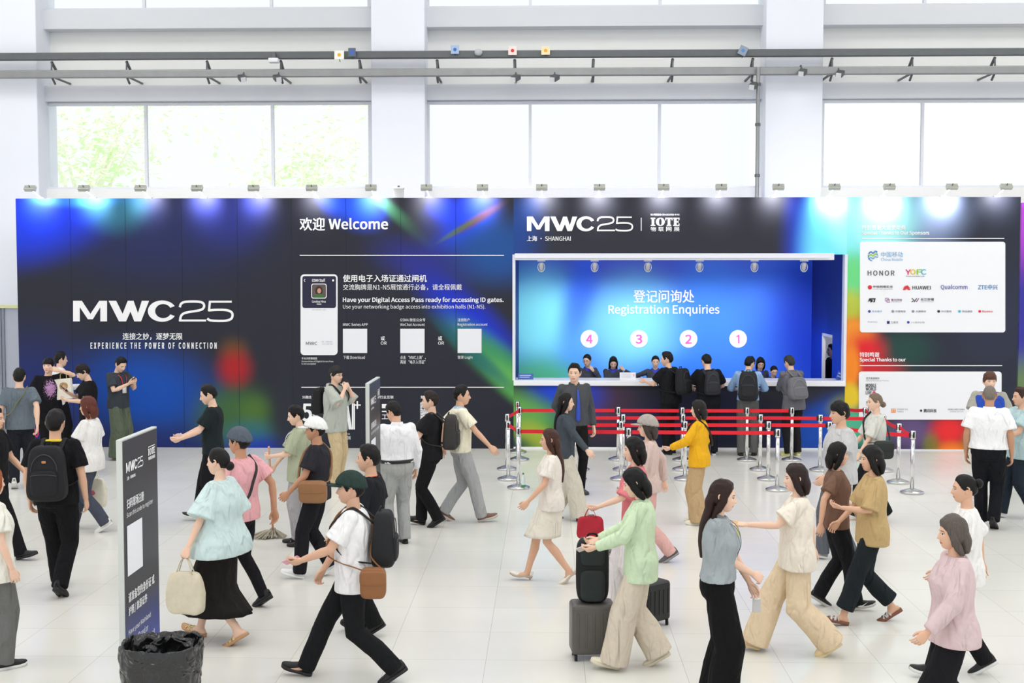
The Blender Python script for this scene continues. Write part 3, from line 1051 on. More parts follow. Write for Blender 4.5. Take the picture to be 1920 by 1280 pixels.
k_.disc(1631, 538.5, 4, C_['red']).text('中信网络实业', 1637, 535, 1674, 539.5, .01, C_['dark']).text('CITIC NETWORKS', 1637, 541, 1674, 543, 0, C_['grey'])
for a in np.linspace(R(15), R(165), 8):                                  # fan of petals
    c, s = math.cos(a), -math.sin(a)
    bx, by = 1700, 544.5
    k_.poly([(bx + c * 1.5, by + s * 1.5), (bx + c * 6 - s * 1.3, by + s * 8 + c * 1.3), (bx + c * 8, by + s * 10.5), (bx + c * 6 + s * 1.3, by + s * 8 - c * 1.3)], C_['red'])
k_.text('HUAWEI', 1711, 536, 1745, 542.5, .02, C_['dark']).text('Qualcomm', 1764, 533.5, 1814, 543.5, .005, C_['indigo']).text('ZTE中兴', 1834, 533.5, 1870.5, 543, .008, C_['blue'])
k_.poly([(1627, 566.5), (1630, 559), (1642, 559), (1641, 561.5), (1634, 561.5), (1637, 563), (1635, 566.5), (1631, 566.5), (1633, 564), (1630, 564)], C_['dark']).poly([(1637, 566.5), (1639.5, 560.5), (1642, 559), (1640, 566.5)], C_['dark'])
k_.stroke([(1660, 559), (1666, 559), (1666, 564), (1660, 564), (1660, 559)], 1, C_['purple']).stroke([(1663, 561.5), (1668, 561.5), (1668, 566.5), (1663, 566.5), (1663, 561.5)], 1, C_['purple']).text('紫光同创', 1671, 560, 1691, 564, .01, C_['purple']).text('UNIGROUP', 1671, 565, 1690, 566.5, 0, C_['grey'])
k_.stroke([(1709.5, 559), (1714, 562.5), (1709.5, 566)], 1.6, C_['dark']).stroke([(1714, 566), (1719, 559)], 1.6, C_['dark']).stroke([(1718, 566), (1723, 559)], 1.6, C_['purple']).text('长江存储', 1726, 558.5, 1751, 563.5, .01, C_['dark']).text('YANGTZE MEMORY', 1726, 565, 1751, 566.5, 0, C_['grey'])
for x, c1, s, c2 in ((1630, 'indigo', '华大电子', 'sky'), (1674, 'grey', '中国电信', 'grey'), (1712, 'grey', '大唐移动', 'grey'), (1760, 'dark', '中兴微电', 'grey'), (1799, 'cyan', '移远通信', 'grey'), (1837, 'red', 'Nuance', 'red')):
    k_.disc(x, 583.5, 2.6, C_[c1], 12).text(s, x + 5, 581.5, x + 24, 585.5, .005, C_[c2])
k_.text('Chainway', 1627, 602, 1645, 605, 0, C_['indigo']).rect(1663, 601.5, 1668, 607, C_['navy']).text('江波龙', 1670, 602, 1684, 606, .005, C_['grey']).disc(1703, 604, 2.5, C_['indigo'], 12).text('八目科技', 1708, 602.5, 1734, 606, 0, C_['grey'])
k_.obj('sponsor_logos', cm, b1, bs)
b2 = board(1610.5, 696.5, 1878, 786.5, 'sponsor_board')
k_ = Ink(pb)
k_.text('官方直播媒体', 1624, 707, 1649, 711, 0, C_['dark']).text('Official Broadcast Partner', 1624, 712, 1667, 714.5, 0, C_['grey'])
k_.text('MOBILE', 1623.5, 719, 1643, 725.5, .02, C_['dark']).text('WORLD', 1623.5, 726, 1642.5, 732, .02, C_['dark']).text('LIVE', 1623.5, 733, 1634.5, 739, .02, C_['dark']).disc(1639, 736, 3, C_['pink'], 14)
k_.text('官方合作媒体伙伴', 1624, 752, 1657, 756, .005, C_['dark']).text('Official Media Partners', 1624, 757, 1662, 759.5, 0, C_['grey']).text('第一财经', 1624, 765, 1650, 772, .02, C_['dark'])
k_.rect(1671, 766, 1679.5, 773.5, C_['orange']).text('FINANCIAL', 1682, 765.5, 1703, 768.5, 0, C_['grey']).text('TIMES', 1682, 770, 1694, 773, 0, C_['grey'])
k_.disc(1727, 769.5, 2.2, C_['dark'], 12).text('腾讯科技', 1732, 766.5, 1756, 773, .01, C_['dark']).text('THE WALL STREET JOURNAL.', 1777, 766, 1809.5, 768.5, .005, C_['grey']).text('CHINESE EDITION', 1781, 770.5, 1806, 772.5, 0, C_['grey'])
k_.obj('partner_logos', cm, b2, bs)
Ink(lambda a, b: P(a, b, YW - .03)).text('FT', 1672.5, 767.5, 1678, 772.5, .01).obj('partner_mark', INK, b2, bs)

# neighbouring purple stand at the right edge
x0, x1 = P(1911, 600, 23.4).x, P(1990, 600, 23.4).x
bn = ((x0 + x1) / 2, 23.4, 0)
ns = thing('purple_stand', 'purple printed wall beyond the right end of the stand', 'wall panel', bn)
PN = print_mat('print_purple', (70, 66, 180), [((0, P(1915, 400, 23.4).z), 3, 1.6, 0, (206, 84, 240), 1, .1), ((0, 1.0), 3, 1.0, 0, (130, 160, 90), .9, .1)])
MB().box((x0, 23.4, 0), (x1, 23.5, P(1915, 380, 23.4).z)).obj('wall_board', PN, ns, off=bn)

# --- flood lamps along the top edge
fl_x = (75, 174, 278, 382, 486, 593, 702, 804, 907, 1016, 1122, 1240, 1346, 1451, 1554, 1655, 1770, 1870)
LAMPW = mat('lamp_shell', (196, 198, 190), 0.45, 0.1, 0.04)
fl_n = ['first at the left end', 'second from the left', 'third, left of the second window bar', 'fourth, under the tree window', 'fifth, left of the third pane', 'sixth, under the third pane', 'on the left edge of the first wide column', 'on the right edge of the first wide column', 'above the end of the welcome line', 'above the header title', 'between the two header marks', 'above the slab-serif mark', 'above the blank right half of the header', 'in front of the right column', 'above the cyan patch', 'above the sponsor heading', 'second from the right end', 'last at the right end']
for i, px in enumerate(fl_x):
    p = pw(px, 371)
    t = thing('flood_lamp', 'white flood lamp on the wall top, ' + fl_n[i], 'lamp', (p.x, YW, ZT), 'flood lamps along the stand top')
    yl, zl = -.42, .13
    mb = MB()
    mb.bar((.02, .05, 0), (0, -.05, .05), .012).bar((0, -.05, .05), (0, yl + .04, zl), .012)
    mb.box((-.05, 0, -.002), (.05, .1, .02))
    mb.obj('arm', WHITE, t)
    o = MB().box((-.1, -.05, -.035), (.1, .05, .035), bev=.012).obj('lamp_head', LAMPW, t)
    o.location = (0, yl, zl + .02)
    o.rotation_euler = (R(52), 0, 0)
    mb = MB()
    for k in range(4):
        mb.box((-.098, -.052 + k * .027, .034), (.098, -.044 + k * .027, .048))
    f = mb.obj('cooling_fins', LAMPW, o)
    MB().bar((0, 0, .03), (0, .0, .085), .008).obj('hinge', STEEL2, o)
    l = bpy.data.lights.new('flood', 'SPOT')
    l.energy = 62
    l.spot_size = R(112)
    l.spot_blend = 1.0
    l.shadow_soft_size = .06
    l.color = (1, .97, 1)
    lo = bpy.data.objects.new('flood', l)
    COL.objects.link(lo)
    lo.parent = t
    lo.location = (0, yl + .07, zl - .05)
    lo.rotation_euler = (R(74), 0, 0)
p = pw(747, 371)
t = thing('junction_box', 'grey box standing on the wall top before the first wide column', 'box', (p.x, YW + .05, ZT))
MB().box((-.09, -.06, 0), (.09, .06, .18), bev=.012).obj('housing', mat('box_grey', (196, 199, 202), 0.5), t)
MB().box((-.1, -.07, .16), (.1, .07, .19), bev=.008).obj('lid', WHITE, t)
MB().bar((0, 0, .19), (0, 0, .22), .02).obj('cable_gland', STEEL2, t)

# --- things on the counter
p = P(1177, 713, 22.75)
t = thing('paper_notice', 'white printed notice standing on the counter beside the pointing clerk', 'notice', (p.x, 22.75, zc1))
h = P(1177, 700, 22.75).z - zc1 + .02
MB().box((-.145, 0, 0), (.145, .012, h), rot=Matrix.Rotation(R(-8), 3, 'X'), about=(0, 0, 0)).obj('sheet', mat('paper', (244, 245, 250), .7, 0, 0), t)
mb = MB()
for k in range(5):
    mb.box((-.12, -.004 + .0 * k, h * (.78 - .14 * k)), (.06, -.002, h * (.80 - .14 * k)), rot=Matrix.Rotation(R(-8), 3, 'X'), about=(0, 0, 0))
for k in range(2):
    mb.box((.1, -.004, h * (.66 - .2 * k)), (.12, -.002, h * (.74 - .2 * k)), 1, rot=Matrix.Rotation(R(-8), 3, 'X'), about=(0, 0, 0))
mb.obj('print', [mat('ink_grey', (190, 192, 200), .6, 0, 0), mat('plate_red', (226, 44, 60), .6, 0, 0)], t)
for (px0, px1, py, tilt, lab) in ((971, 1000, 704, 10, 'small blue plaque at the left end of the counter'), (1561, 1584, 698, 22, 'tilted blue plaque at the right end of the counter')):
    a, b = P(px0, 714, 22.7), P(px1, 714, 22.7)
    zt_ = P(px0, py, 22.7).z
    t = thing('counter_plaque', lab, 'plaque', ((a.x + b.x) / 2, 22.7, zc1), 'plaques on the counter')
    w = (b.x - a.x) / 2
    rm = Matrix.Rotation(R(-tilt), 3, 'X')
    if tilt > 15:
        rm = Matrix.Rotation(R(24), 3, 'Y') @ rm
        w *= .55
    h = (zt_ - zc1) * 1.08 + .03
    MB().box((-w, 0, 0), (w, .015, h), rot=rm, about=(0, 0, 0)).obj('panel', mat('plaque_blue', (70, 104, 190), .4, 0, .2, 6), t)
    mb = MB()
    mb.box((-w * .8, -.004, h * .62), (w * .7, -.001, h * .78), rot=rm, about=(0, 0, 0)).box((-w * .8, -.004, h * .32), (w * .5, -.001, h * .44), rot=rm, about=(0, 0, 0))
    mb.obj('print', mat('ink_pale', (186, 204, 240), .6, 0, 0), t)
    if tilt > 15:
        MB().bar((w, .0, 0), (w + .11, .02, h * .98), .008).obj('stay', CHROME, t)

# ================================================================== QUEUE POSTS
SLOT = mat('post_slot', (30, 30, 32), 0.4)
BELT = mat('belt_red', (228, 34, 52), 0.7, 0, 0.06)
BASEM = mat('polished_steel', (205, 205, 204), 0.25, 0.9, 0.05, 3)


def post(px, by, label, gx=None):
    g = G(px, by)
    t = thing('queue_post', label, 'queue post', (g.x, g.y, 0), 'chrome queue posts')
    MB().lathe([(.165, 0), (.168, .02), (.16, .028), (.1, .05), (.04, .068), (.0, .07)], 36).obj('base', BASEM, t, True)
    MB().lathe([(.029, .05), (.029, .80)], 20).obj('tube', CHROME, t, True)
    MB().lathe([(.033, .78), (.037, .785), (.037, .895), (.03, .9), (0, .902)], 20).obj('head', CHROME, t, True)
    mb = MB()
    for a in (0, 90, 180, 270):
        mb.box((-.012, -.040, .80), (.012, -.034, .885), rot=Matrix.Rotation(R(a), 3, 'Z'), about=(0, 0, 0))
    mb.obj('belt_slot', SLOT, t)
    return t


def belt(a, b, za=.84, zb=.84, sag=0.0, h=.055):
    """belt pulled out of post a and clipped into post b"""
    A, B = Vector(a.location), Vector(b.location)
    d = (B - A)
    n = 10
    nx = Vector((-d.y, d.x, 0)).normalized() * .0015
    u = d.normalized() * .04
    V, F = [], []
    for i in range(n + 1):
        s = i / n
        p = A + u + (d - 2 * u) * s
        z = za + (zb - za) * s - sag * 4 * s * (1 - s)
        for q in (nx, -nx):
            for dz in (-h / 2, h / 2):
                V.append((p.x + q.x - A.x, p.y + q.y - A.y, z + dz))
    for i in range(n):
        k = 4 * i
        F += [(k, k + 4, k + 5, k + 1), (k + 2, k + 3, k + 7, k + 6), (k, k + 2, k + 6, k + 4), (k + 1, k + 5, k + 7, k + 3)]
    F += [(0, 1, 3, 2), (4 * n, 4 * n + 2, 4 * n + 3, 4 * n + 1)]
    mkobj('belt', np.array(V), F, BELT, a)
    mb = MB()
    mb.box((-.02, -.012, -.035), (.02, .012, .035), bev=.004)
    o = mb.obj('belt_clip', SLOT, a)
    o.location = (d.x - u.x, d.y - u.y, zb)
    o.rotation_euler = (0, 0, math.atan2(d.y, d.x))


pL0 = post(970, 848, 'chrome post nearest the stand at the left end of the queue lanes')
pL1 = post(974, 862, 'chrome post at the left end of the back belt lane')
pL2 = post(951, 880, 'chrome post furthest left, joined by a slanting belt to the back lane')
pL3 = post(953, 899, 'chrome post furthest left, joined by a slanting belt to the front lane')
pL4 = post(972, 915, 'chrome post at the left end of the front lane beside a bottle')
pA2 = post(1086, 881, 'chrome post behind the guard in the second lane')
pA3 = post(1080, 899, 'chrome post behind the guard in the third lane')
pM1 = post(1159, 862, 'chrome post right of the guard in the back lane')
pM2 = post(1168, 881, 'chrome post right of the guard in the second lane')
pM3 = post(1164, 899, 'chrome post right of the guard in the third lane')
pM4 = post(1178, 917, 'chrome post in the front lane behind the woman in mint green')
pN1 = post(1279, 863, 'chrome post left of the yellow top in the back lane')
pN2 = post(1280, 881, 'chrome post left of the yellow top in the second lane')
pN3 = post(1284, 899, 'chrome post behind the yellow top in the third lane')
pQ1 = post(1400, 863, 'chrome post in the back lane before the light blue shirt')
pQ2 = post(1425, 881, 'chrome post in the second lane right of the light blue shirt')
pQ3 = post(1440, 899, 'chrome post in the third lane, one left of the front lane end post')
pQ4 = post(1457, 919, 'chrome post ending the front lane beside the dark-haired cream figure')
pS1 = post(1484, 863, 'chrome post ending the back lane beside the yellow shoes')
pS2 = post(1537, 882, 'chrome post in the second lane left of the grey-shirted man')
pS3 = post(1554, 900, 'chrome post ending the third lane beside the grey-shirted man')
pT0 = post(1568, 850, 'chrome post close to the rainbow edge with a sagging belt')
pT1 = post(1621, 863, 'chrome post before the lower sponsor board with two sagging belts')
pT2 = post(1655, 883, 'chrome post behind the woman in pale grey')
pT3 = post(1684, 905, 'chrome post second from the right end')
pT4 = post(1710, 924, 'chrome post at the right end of the queue lanes')
for a, b in ((pL1, pM1), (pM1, pN1), (pN1, pQ1), (pQ1, pS1), (pA2, pM2), (pM2, pN2), (pN2, pQ2), (pQ2, pS2), (pS2, pT2), (pA3, pM3), (pM3, pN3), (pN3, pQ3), (pQ3, pS3), (pL4, pM4), (pM4, pQ4), (pL2, pL1), (pL3, pL4), (pL0, pL1)):
    belt(a, b)
belt(pT0, pT1, .85, .85, .04)
belt(pT1, pT2, .85, .84, .05)
belt(pT3, pT4, .85, .83, .02)
belt(pT2, pT3, .84, .84, .03)
belt(pS3, pT4, .83, .83, .02)

# bottle by the front left post
g = G(981, 917)
t = thing('water_bottle', 'clear water bottle with green label on the floor by the left post', 'bottle', (g.x, g.y, 0))
MB().lathe([(.0, 0), (.03, .0), (.032, .01), (.032, .15), (.026, .175), (.012, .2), (.011, .22)], 18).obj('bottle_body', mat('clear_plastic', (214, 226, 222), 0.1, 0, 0.02), t, True)
MB().lathe([(.0, .22), (.014, .22), (.014, .24), (.0, .242)], 14).obj('cap', mat('cap_green', (60, 120, 80), .5), t, True)
MB().lathe([(.0329, .03), (.0329, .07)], 18).obj('label_band', mat('label_green', (70, 150, 100), .5), t, True)

# ================================================================== TOTEM SIGNS
def totem(label, pnear, pfar, y_near, y_far, H, full):
    Zn = (CAMZ - H) / ((y_near - 510) / FPX)
    tn = G(pnear, y_near, H)
    tf = G(pfar, y_far, H)
    yn, yf = tn.y, tf.y
    x = (tn.x + tf.x) / 2
    th = .042
    base = (x - th / 2, (yn + yf) / 2, 0)
    t = thing('totem_sign', label, 'sign', base, 'standing totem signs')
    pm = print_mat_x('print_totem', (46, 46, 52), H, yf - yn)
    W2 = (yf - yn) / 2
    MB().box((-th / 2, -W2, .02), (th / 2, W2, H), bev=.004).obj('core', mat('totem_edge', (206, 210, 206), .4, .1, .02), t)
    MB().add([(th / 2 + .003, -W2 + .012, .03), (th / 2 + .003, W2 - .012, .03), (th / 2 + .003, W2 - .012, H - .012), (th / 2 + .003, -W2 + .012, H - .012)], [(0, 1, 2, 3)]).obj('printed_face', pm, t)
    MB().box((-.16, -W2 * .9, 0), (.16, W2 * .9, .025), bev=.006).obj('foot_plate', mat('totem_foot', (150, 152, 154), .35, .5), t)
    w = 2 * W2
    pl = lambda a, b: Vector((th / 2 + .006, -W2 + a * w, b * H)) + Vector(base)
    pk = lambda a, b: pl(a, 1 - b)
    k = Ink(pk, (1, 0, 0))
    k.logo(.08, .085, .55, .122).obj('show_mark', INK, t, base)
    k = Ink(pk, (1, 0, 0))
    k.text('上海 · SHANGHAI', .09, .135, .32, .148, .01)
    k.obj('title_lettering', INK, t, base)
    Ink(pk, (1, 0, 0)).slab(.70, .07, .9, .095).text('物联网展', .70, .10, .9, .113, .03).rect(.7, .062, .9, .065).obj('partner_mark', INK, t, base)
    k = Ink(pk, (1, 0, 0))
    k.text('扫码现场注册', .08, .215, .55, .25, .01).text('Scan this code to register', .08, .262, .82, .285).obj('heading_lettering', INK, t, base)
    k = Ink(pk, (1, 0, 0))
    Ink(pk).rect(.08, .31, .5, .49).obj('code_plate', mat('plate_white', (236, 238, 244), 0.6, 0, 0), t, base)
    k.text('请准备您的身份证 或', .08, .55, .82, .585, .01).text('护照 / 旅游证件', .08, .6, .6, .635, .01).obj('notice_lettering', INK, t, base)
    k = Ink(pk, (1, 0, 0))
    k.text('Have your Mainland', .08, .68, .7, .705).text('Chinese ID card or', .08, .717, .62, .742).text('Passport / Travel Permit', .08, .754, .82, .779).text('ready', .08, .792, .26, .814)
    k.obj('sign_lettering', INK, t, base)
    return t


def print_mat_x(name, base, H, w):
    m = bpy.data.materials.new(name)
    m.use_nodes = True
    nt = m.node_tree
    b = nt.nodes['Principled BSDF']
    b.inputs['Roughness'].default_value = .4
    tc = nt.nodes.new('ShaderNodeTexCoord')
    sx = nt.nodes.new('ShaderNodeSeparateXYZ')
    nt.links.new(tc.outputs['Object'], sx.inputs[0])
    rp = nt.nodes.new('ShaderNodeValToRGB')
    mr = nt.nodes.new('ShaderNodeMapRange')
    mr.inputs['From Max'].default_value = H
    nt.links.new(sx.outputs['Z'], mr.inputs['Value'])
    el = rp.color_ramp.elements
    el[0].position, el[0].color = .10, lin((34, 60, 130)) + (1,)
    el[1].position, el[1].color = .42, lin(base) + (1,)
    e = el.new(.22)
    e.color = lin((40, 62, 150)) + (1,)
    nt.links.new(mr.outputs[0], rp.inputs[0])
    nt.links.new(rp.outputs[0], b.inputs['Base Color'])
    return m


totem('tall dark totem sign at the front left beside the black bin', 228, 294, 825, 799, 2.0, True)
totem('dark totem sign in the middle beside the man in the grey hoodie', 689, 715.5, 718.5, 706, 2.0, False)

# ================================================================== BIN
g = G(304, 1205, .74)
bn_ = thing('waste_bin', 'blue waste bin lined with a crumpled black bag at the front left', 'bin', (g.x, g.y, 0))


def rsq(a, b, z, n=64, e=.62, wob=0.0, seed=0, amp=0.0):
    V = []
    for k in range(n):
        u = 2 * math.pi * k / n
        c, s = math.cos(u), math.sin(u)
        x = a * math.copysign(abs(c) ** e, c)
        y = b * math.copysign(abs(s) ** e, s)
        q = 1 + wob * noise.noise(Vector((3 * c + seed, 3 * s, z * 6)))
        V.append((x * q, y * q, z + amp * noise.noise(Vector((2.4 * c, 2.4 * s, seed + 5)))))
    return V


V, F = [], []
lv = [(.15, .13, 0), (.175, .155, .2), (.19, .17, .35), (.2, .178, .46)]
for a, b, z in lv:
    V += rsq(a, b, z)
n = 64
for i in range(len(lv) - 1):
    F += [(i * n + k, i * n + (k + 1) % n, (i + 1) * n + (k + 1) % n, (i + 1) * n + k) for k in range(n)]
F.append(tuple(range(n))[::-1])
MB().add(V, F).obj('bin_body', mat('bin_blue', (52, 84, 156), .45), bn_, True)
V, F = [], []
lv = [(.215, .19, .42, .10, 1), (.232, .205, .46, .12, 1.2), (.246, .218, .55, .08, 1.6), (.256, .23, .66, .05, 2), (.258, .232, .735, .03, 2.4), (.25, .224, .758, .025, 2.7), (.236, .208, .74, .03, 3), (.215, .19, .66, .09, 8), (.2, .18, .55, .12, 9), (.17, .15, .45, .2, 10), (.05, .05, .42, .2, 11)]
n = 120
for a, b, z, w, s in lv:
    V += rsq(a, b, z, n, .62, w * .9, s * .35, .014)
for i in range(len(lv) - 1):
    F += [(i * n + k, i * n + (k + 1) % n, (i + 1) * n + (k + 1) % n, (i + 1) * n + k) for k in range(n)]
F.append(tuple((len(lv) - 1) * n + k for k in range(n)))
bagm = mat('bag_black', (14, 14, 16), .16, 0, .2, 14, .7)
_nt = bagm.node_tree
_tc = _nt.nodes.new('ShaderNodeTexCoord')
_n = _nt.nodes.new('ShaderNodeTexNoise')
_n.inputs['Scale'].default_value = 8
_n.inputs['Detail'].default_value = 2
_n.inputs['Distortion'].default_value = .9
_b = _nt.nodes.new('ShaderNodeBump')
_b.inputs['Strength'].default_value = 1.0
_b.inputs['Distance'].default_value = .05
_nt.links.new(_tc.outputs['Object'], _n.inputs['Vector'])
_nt.links.new(_n.outputs['Fac'], _b.inputs['Height'])
_nt.links.new(_b.outputs[0], _nt.nodes['Principled BSDF'].inputs['Normal'])
bag = MB().add(V, F).obj('bin_bag', bagm, bn_, True)
md = bag.modifiers.new('sub', 'SUBSURF')
md.levels = md.render_levels = 2
tx = bpy.data.textures.new('crumple', 'CLOUDS')
tx.noise_scale = .07
tx.noise_depth = 1
md = bag.modifiers.new('crumple', 'DISPLACE')
md.texture = tx
md.strength = .028
md.mid_level = .5
for k, (x, y) in enumerate(((-.08, -.02), (.07, .03), (.01, .08))):
    o = MB().add(*superell((0, 0, 0), (.035, .03, .03), .8, 12, 8)).obj('crumpled_paper', mat('paper', (236, 238, 240), .7, 0, .05), None, True)
    o.location = (g.x + x, g.y + y, .52)
    tag(o, 'crumpled white paper inside the bin, ' + ('on the left', 'on the right', 'at the back')[k], 'paper', 'paper scraps in the bin')

# ================================================================== PEOPLE
JOBS = []          # (object with remesh modifiers, extra geometry to weld in afterwards or None)


def rot(ax, deg):
    return np.array(Matrix.Rotation(R(deg), 3, ax))


def unit(v):
    v = np.asarray(v, float)
    return v / (np.linalg.norm(v) + 1e-12)


def sst(x, a, b):
    t = np.clip((x - a) / (b - a), 0, 1)
    return t * t * (3 - 2 * t)


# ---- head: one dense shaped grid, shared by everyone
NU, NV = 88, 66


def head_grid():
    s = np.linspace(-1, 1, NU, endpoint=False)
    phi = np.pi * np.sign(s) * np.abs(s) ** 1.45
    th = np.linspace(0, np.pi, NV)
    ph, t = np.meshgrid(phi, th)
    dx, dy, dz = np.sin(ph) * np.sin(t), np.cos(ph) * np.sin(t), np.cos(t)
    e = 0.92
    X = 0.075 * np.sign(dx) * np.abs(dx) ** e
    Y = 0.096 * np.sign(dy) * np.abs(dy) ** e
    Z = 0.116 * np.sign(dz) * np.abs(dz) ** 0.95
    low = np.clip(-Z / 0.116, 0, 1)
    X = X * (1 - 0.30 * low ** 1.5)
    Y = np.where(Y < 0, Y * (1 - 0.45 * sst(low, .1, 1)), Y * (1 - .10 * low ** 2))
    Y = Y + 0.030 * low ** 2 - .004
    up = np.clip(Z / 0.116, 0, 1)
    Y = np.where(Y < 0, Y * (1 + .06 * (1 - up)), Y * (1 - .05 * up))
    return X, Y, Z, ph


HX, HY, HZ, HPH = head_grid()
BASE_HEAD = (HX.copy(), HY.copy(), HZ.copy())
fr = sst(HY, 0.02, .06)
ax_ = np.abs(HX)


def gs(v, w):
    return np.exp(-(v / w) ** 2)


nose_t = np.clip((0.012 - HZ) / 0.046, 0, 1) * np.where(HZ < -.034, gs(HZ + .034, .007), 1)
HY = HY + fr * (0.024 * nose_t * gs(HX, .0085 + .0085 * nose_t ** 2)
                - .008 * gs(ax_ - .031, .015) * gs(HZ - .004, .011)
                + .004 * gs(HZ - .024, .008) * gs(ax_ - .028, .022)
                + .0045 * gs(ax_ - .031, .012) * gs(HZ - .002, .006)
                + .006 * gs(HX, .02) * (gs(HZ + .059, .005) + .9 * gs(HZ + .070, .006))
                - .003 * gs(HX, .024) * gs(HZ + .0645, .002)
                + .005 * gs(HX, .022) * gs(HZ + .100, .012)
                + .003 * gs(ax_ - .042, .016) * gs(HZ + .022, .016))


def head_geo():
    V = np.stack([HX, HY, HZ], -1).reshape(-1, 3)
    F, M = [], []
    for i in range(NV - 1):
        for j in range(NU):
            q = (i * NU + j, (i + 1) * NU + j, (i + 1) * NU + (j + 1) % NU, i * NU + (j + 1) % NU)
            c = V[list(q)].mean(0)
            m = 0
            x, y, z = abs(c[0]), c[1], c[2]
            if y > .04:
                if ((x - .031) / .0135) ** 2 + ((z - .0025) / .0052) ** 2 < 1:
                    m = 3 if (x - .031) ** 2 + (z - .0025) ** 2 < .0062 ** 2 else 2
                elif ((x - .031) / .0155) ** 2 + ((z - .0065) / .0032) ** 2 < 1:
                    m = 4
                elif .013 < x < .048 and abs(z - (.0235 + .12 * min(x - .02, .012) - .5 * max(0, x - .036))) < .0034:
                    m = 4
                elif (x / .0235) ** 2 + ((z + .0648) / (.0095 - .1 * x)) ** 2 < 1:
                    m = 1
            F.append(q)
            M.append(m)
    mb = MB()
    mb.v, mb.f, mb.m, mb.n = [V], F, M, len(V)
    for s in (-1, 1):                                                   # ears
        ring = [(s * .072, .002, .022), (s * .080, -.012, .028), (s * .083, -.026, .018), (s * .081, -.026, -.004), (s * .076, -.014, -.024), (s * .072, -.002, -.030)]
        v, f = tube(smooth_path(ring, 4), [.0065] * 21, 8, (0, 0, 1), True)
        mb.add(v, f)
        v, f = superell((s * .074, -.012, -.002), (.007, .016, .026), .9, 12, 8)
        mb.add(v, f)
    return np.concatenate(mb.v), mb.f, mb.m


HEADV, HEADF, HEADM = head_geo()


def hair_geo(style, seed):
    """shell of hair over the skull"""
    X, Y, Z = BASE_HEAD
    a = np.degrees(np.abs(HPH))
    cut = np.interp(a, [0, 25, 48, 62, 80, 92, 112, 130, 180],
                    {'short': [.074, .074, .066, .03, -.012, .006, .008, -.05, -.064], 'fringe': [.030, .030, .03, .012, -.016, -.02, -.03, -.055, -.07], 'buzz': [.082, .082, .066, .045, .01, .012, .012, -.045, -.055],
                     'tied': [.072, .072, .055, .032, .0, .004, .006, -.04, -.05], 'long': [.076, .070, .045, .01, -.05, -.08, -.09, -.09, -.09], 'bob': [.06, .052, .03, -.01, -.07, -.085, -.09, -.09, -.09]}[style])
    th = {'short': .017, 'fringe': .02, 'buzz': .004, 'tied': .009, 'long': .014, 'bob': .019}[style]
    d = np.stack([X, Y * .8, Z * .9], -1)
    d = d / (np.linalg.norm(d, axis=-1, keepdims=True) + 1e-9)
    up = np.clip(Z / .116, 0, 1)
    t = th * (.55 + .75 * up) * sst(Z - cut, -.004, .022)
    if style in ('short', 'fringe'):
        t = t + .009 * up ** 2 * sst(Y, -.04, .07)
    nz = np.array([[noise.noise(Vector((X[i, j] * 34 + seed, Y[i, j] * 26, Z[i, j] * 30))) for j in range(NU)] for i in range(NV)])
    t = t * (1 + .38 * nz)
    inside = Z < cut - .004
    t = np.where(inside, -.008, t)
    V = np.stack([X, Y, Z], -1) + d * t[..., None]
    keep = ~inside
    V = V.reshape(-1, 3)
    F = []
    for i in range(NV - 1):
        for j in range(NU):
            j2 = (j + 1) % NU
            if keep[i, j] or keep[i + 1, j] or keep[i, j2] or keep[i + 1, j2]:
                F.append((i * NU + j, (i + 1) * NU + j, (i + 1) * NU + j2, i * NU + j2))
    return V, F


HAIRC = {}


def hair_cached(style, seed):
    if (style, seed) not in HAIRC:
        HAIRC[(style, seed)] = hair_geo(style, seed)
    return HAIRC[(style, seed)]


# ---- hands
def hand_geo(side, curl=.35, thumb=.3, spread=1.0):
    """wrist at the origin, fingers along +y, palm facing -z; right hand has its thumb at -x"""
    mb = MB()
    secs = [(0, .026, .019), (.02, .031, .018), (.05, .040, .0165), (.08, .042, .014), (.094, .039, .011)]
    v, f = tube([(0, y, 0) for y, _, _ in secs], [(a, b) for _, a, b in secs], 14, (1, 0, 0), True)
    mb.add(v, f)
    for k, (x, L, r) in enumerate(((-.029, .072, .0085), (-.0098, .080, .0088), (.0098, .075, .0084), (.0285, .060, .0074))):
        p = np.array([x, .088, .001 - .003 * abs(k - 1)])
        pts, rad = [p - (0, .012, 0)], [r * 1.05]
        a = R(x * 260 * spread)
        cu = curl * (1 + .12 * k)
        ang = cu * 55
        pts.append(p.copy())
        rad.append(r * 1.05)
        for seg, fr_ in enumerate((.45, .31, .24)):
            dvec = np.array([math.sin(a) * math.cos(R(ang)), math.cos(a) * math.cos(R(ang)), -math.sin(R(ang))])
            p = p + dvec * L * fr_
            pts.append(p.copy())
            rad.append(r * (1 - .1 * (seg + 1)))
            ang += cu * (70, 45, 0)[seg]
        v, f = tube(pts, rad, 8, (1, 0, 0), True)
        mb.add(v, f)
    tp = [np.array([-.014, .022, -.004]), np.array([-.034, .042, -.010]), np.array([-.052 + .02 * thumb, .068, -.014 - .02 * thumb]), np.array([-.058 + .036 * thumb, .094, -.016 - .034 * thumb])]
    v, f = tube(smooth_path(tp, 3), np.interp(range(10), [0, 3, 6, 9], [.015, .0125, .0105, .0085]), 8, (0, 0, 1), True)
    mb.add(v, f)
    V = np.concatenate(mb.v)
    F = mb.f
    if side == 'L':
        V = V * (-1, 1, 1)
        F = [tuple(reversed(q)) for q in F]
    return V, F


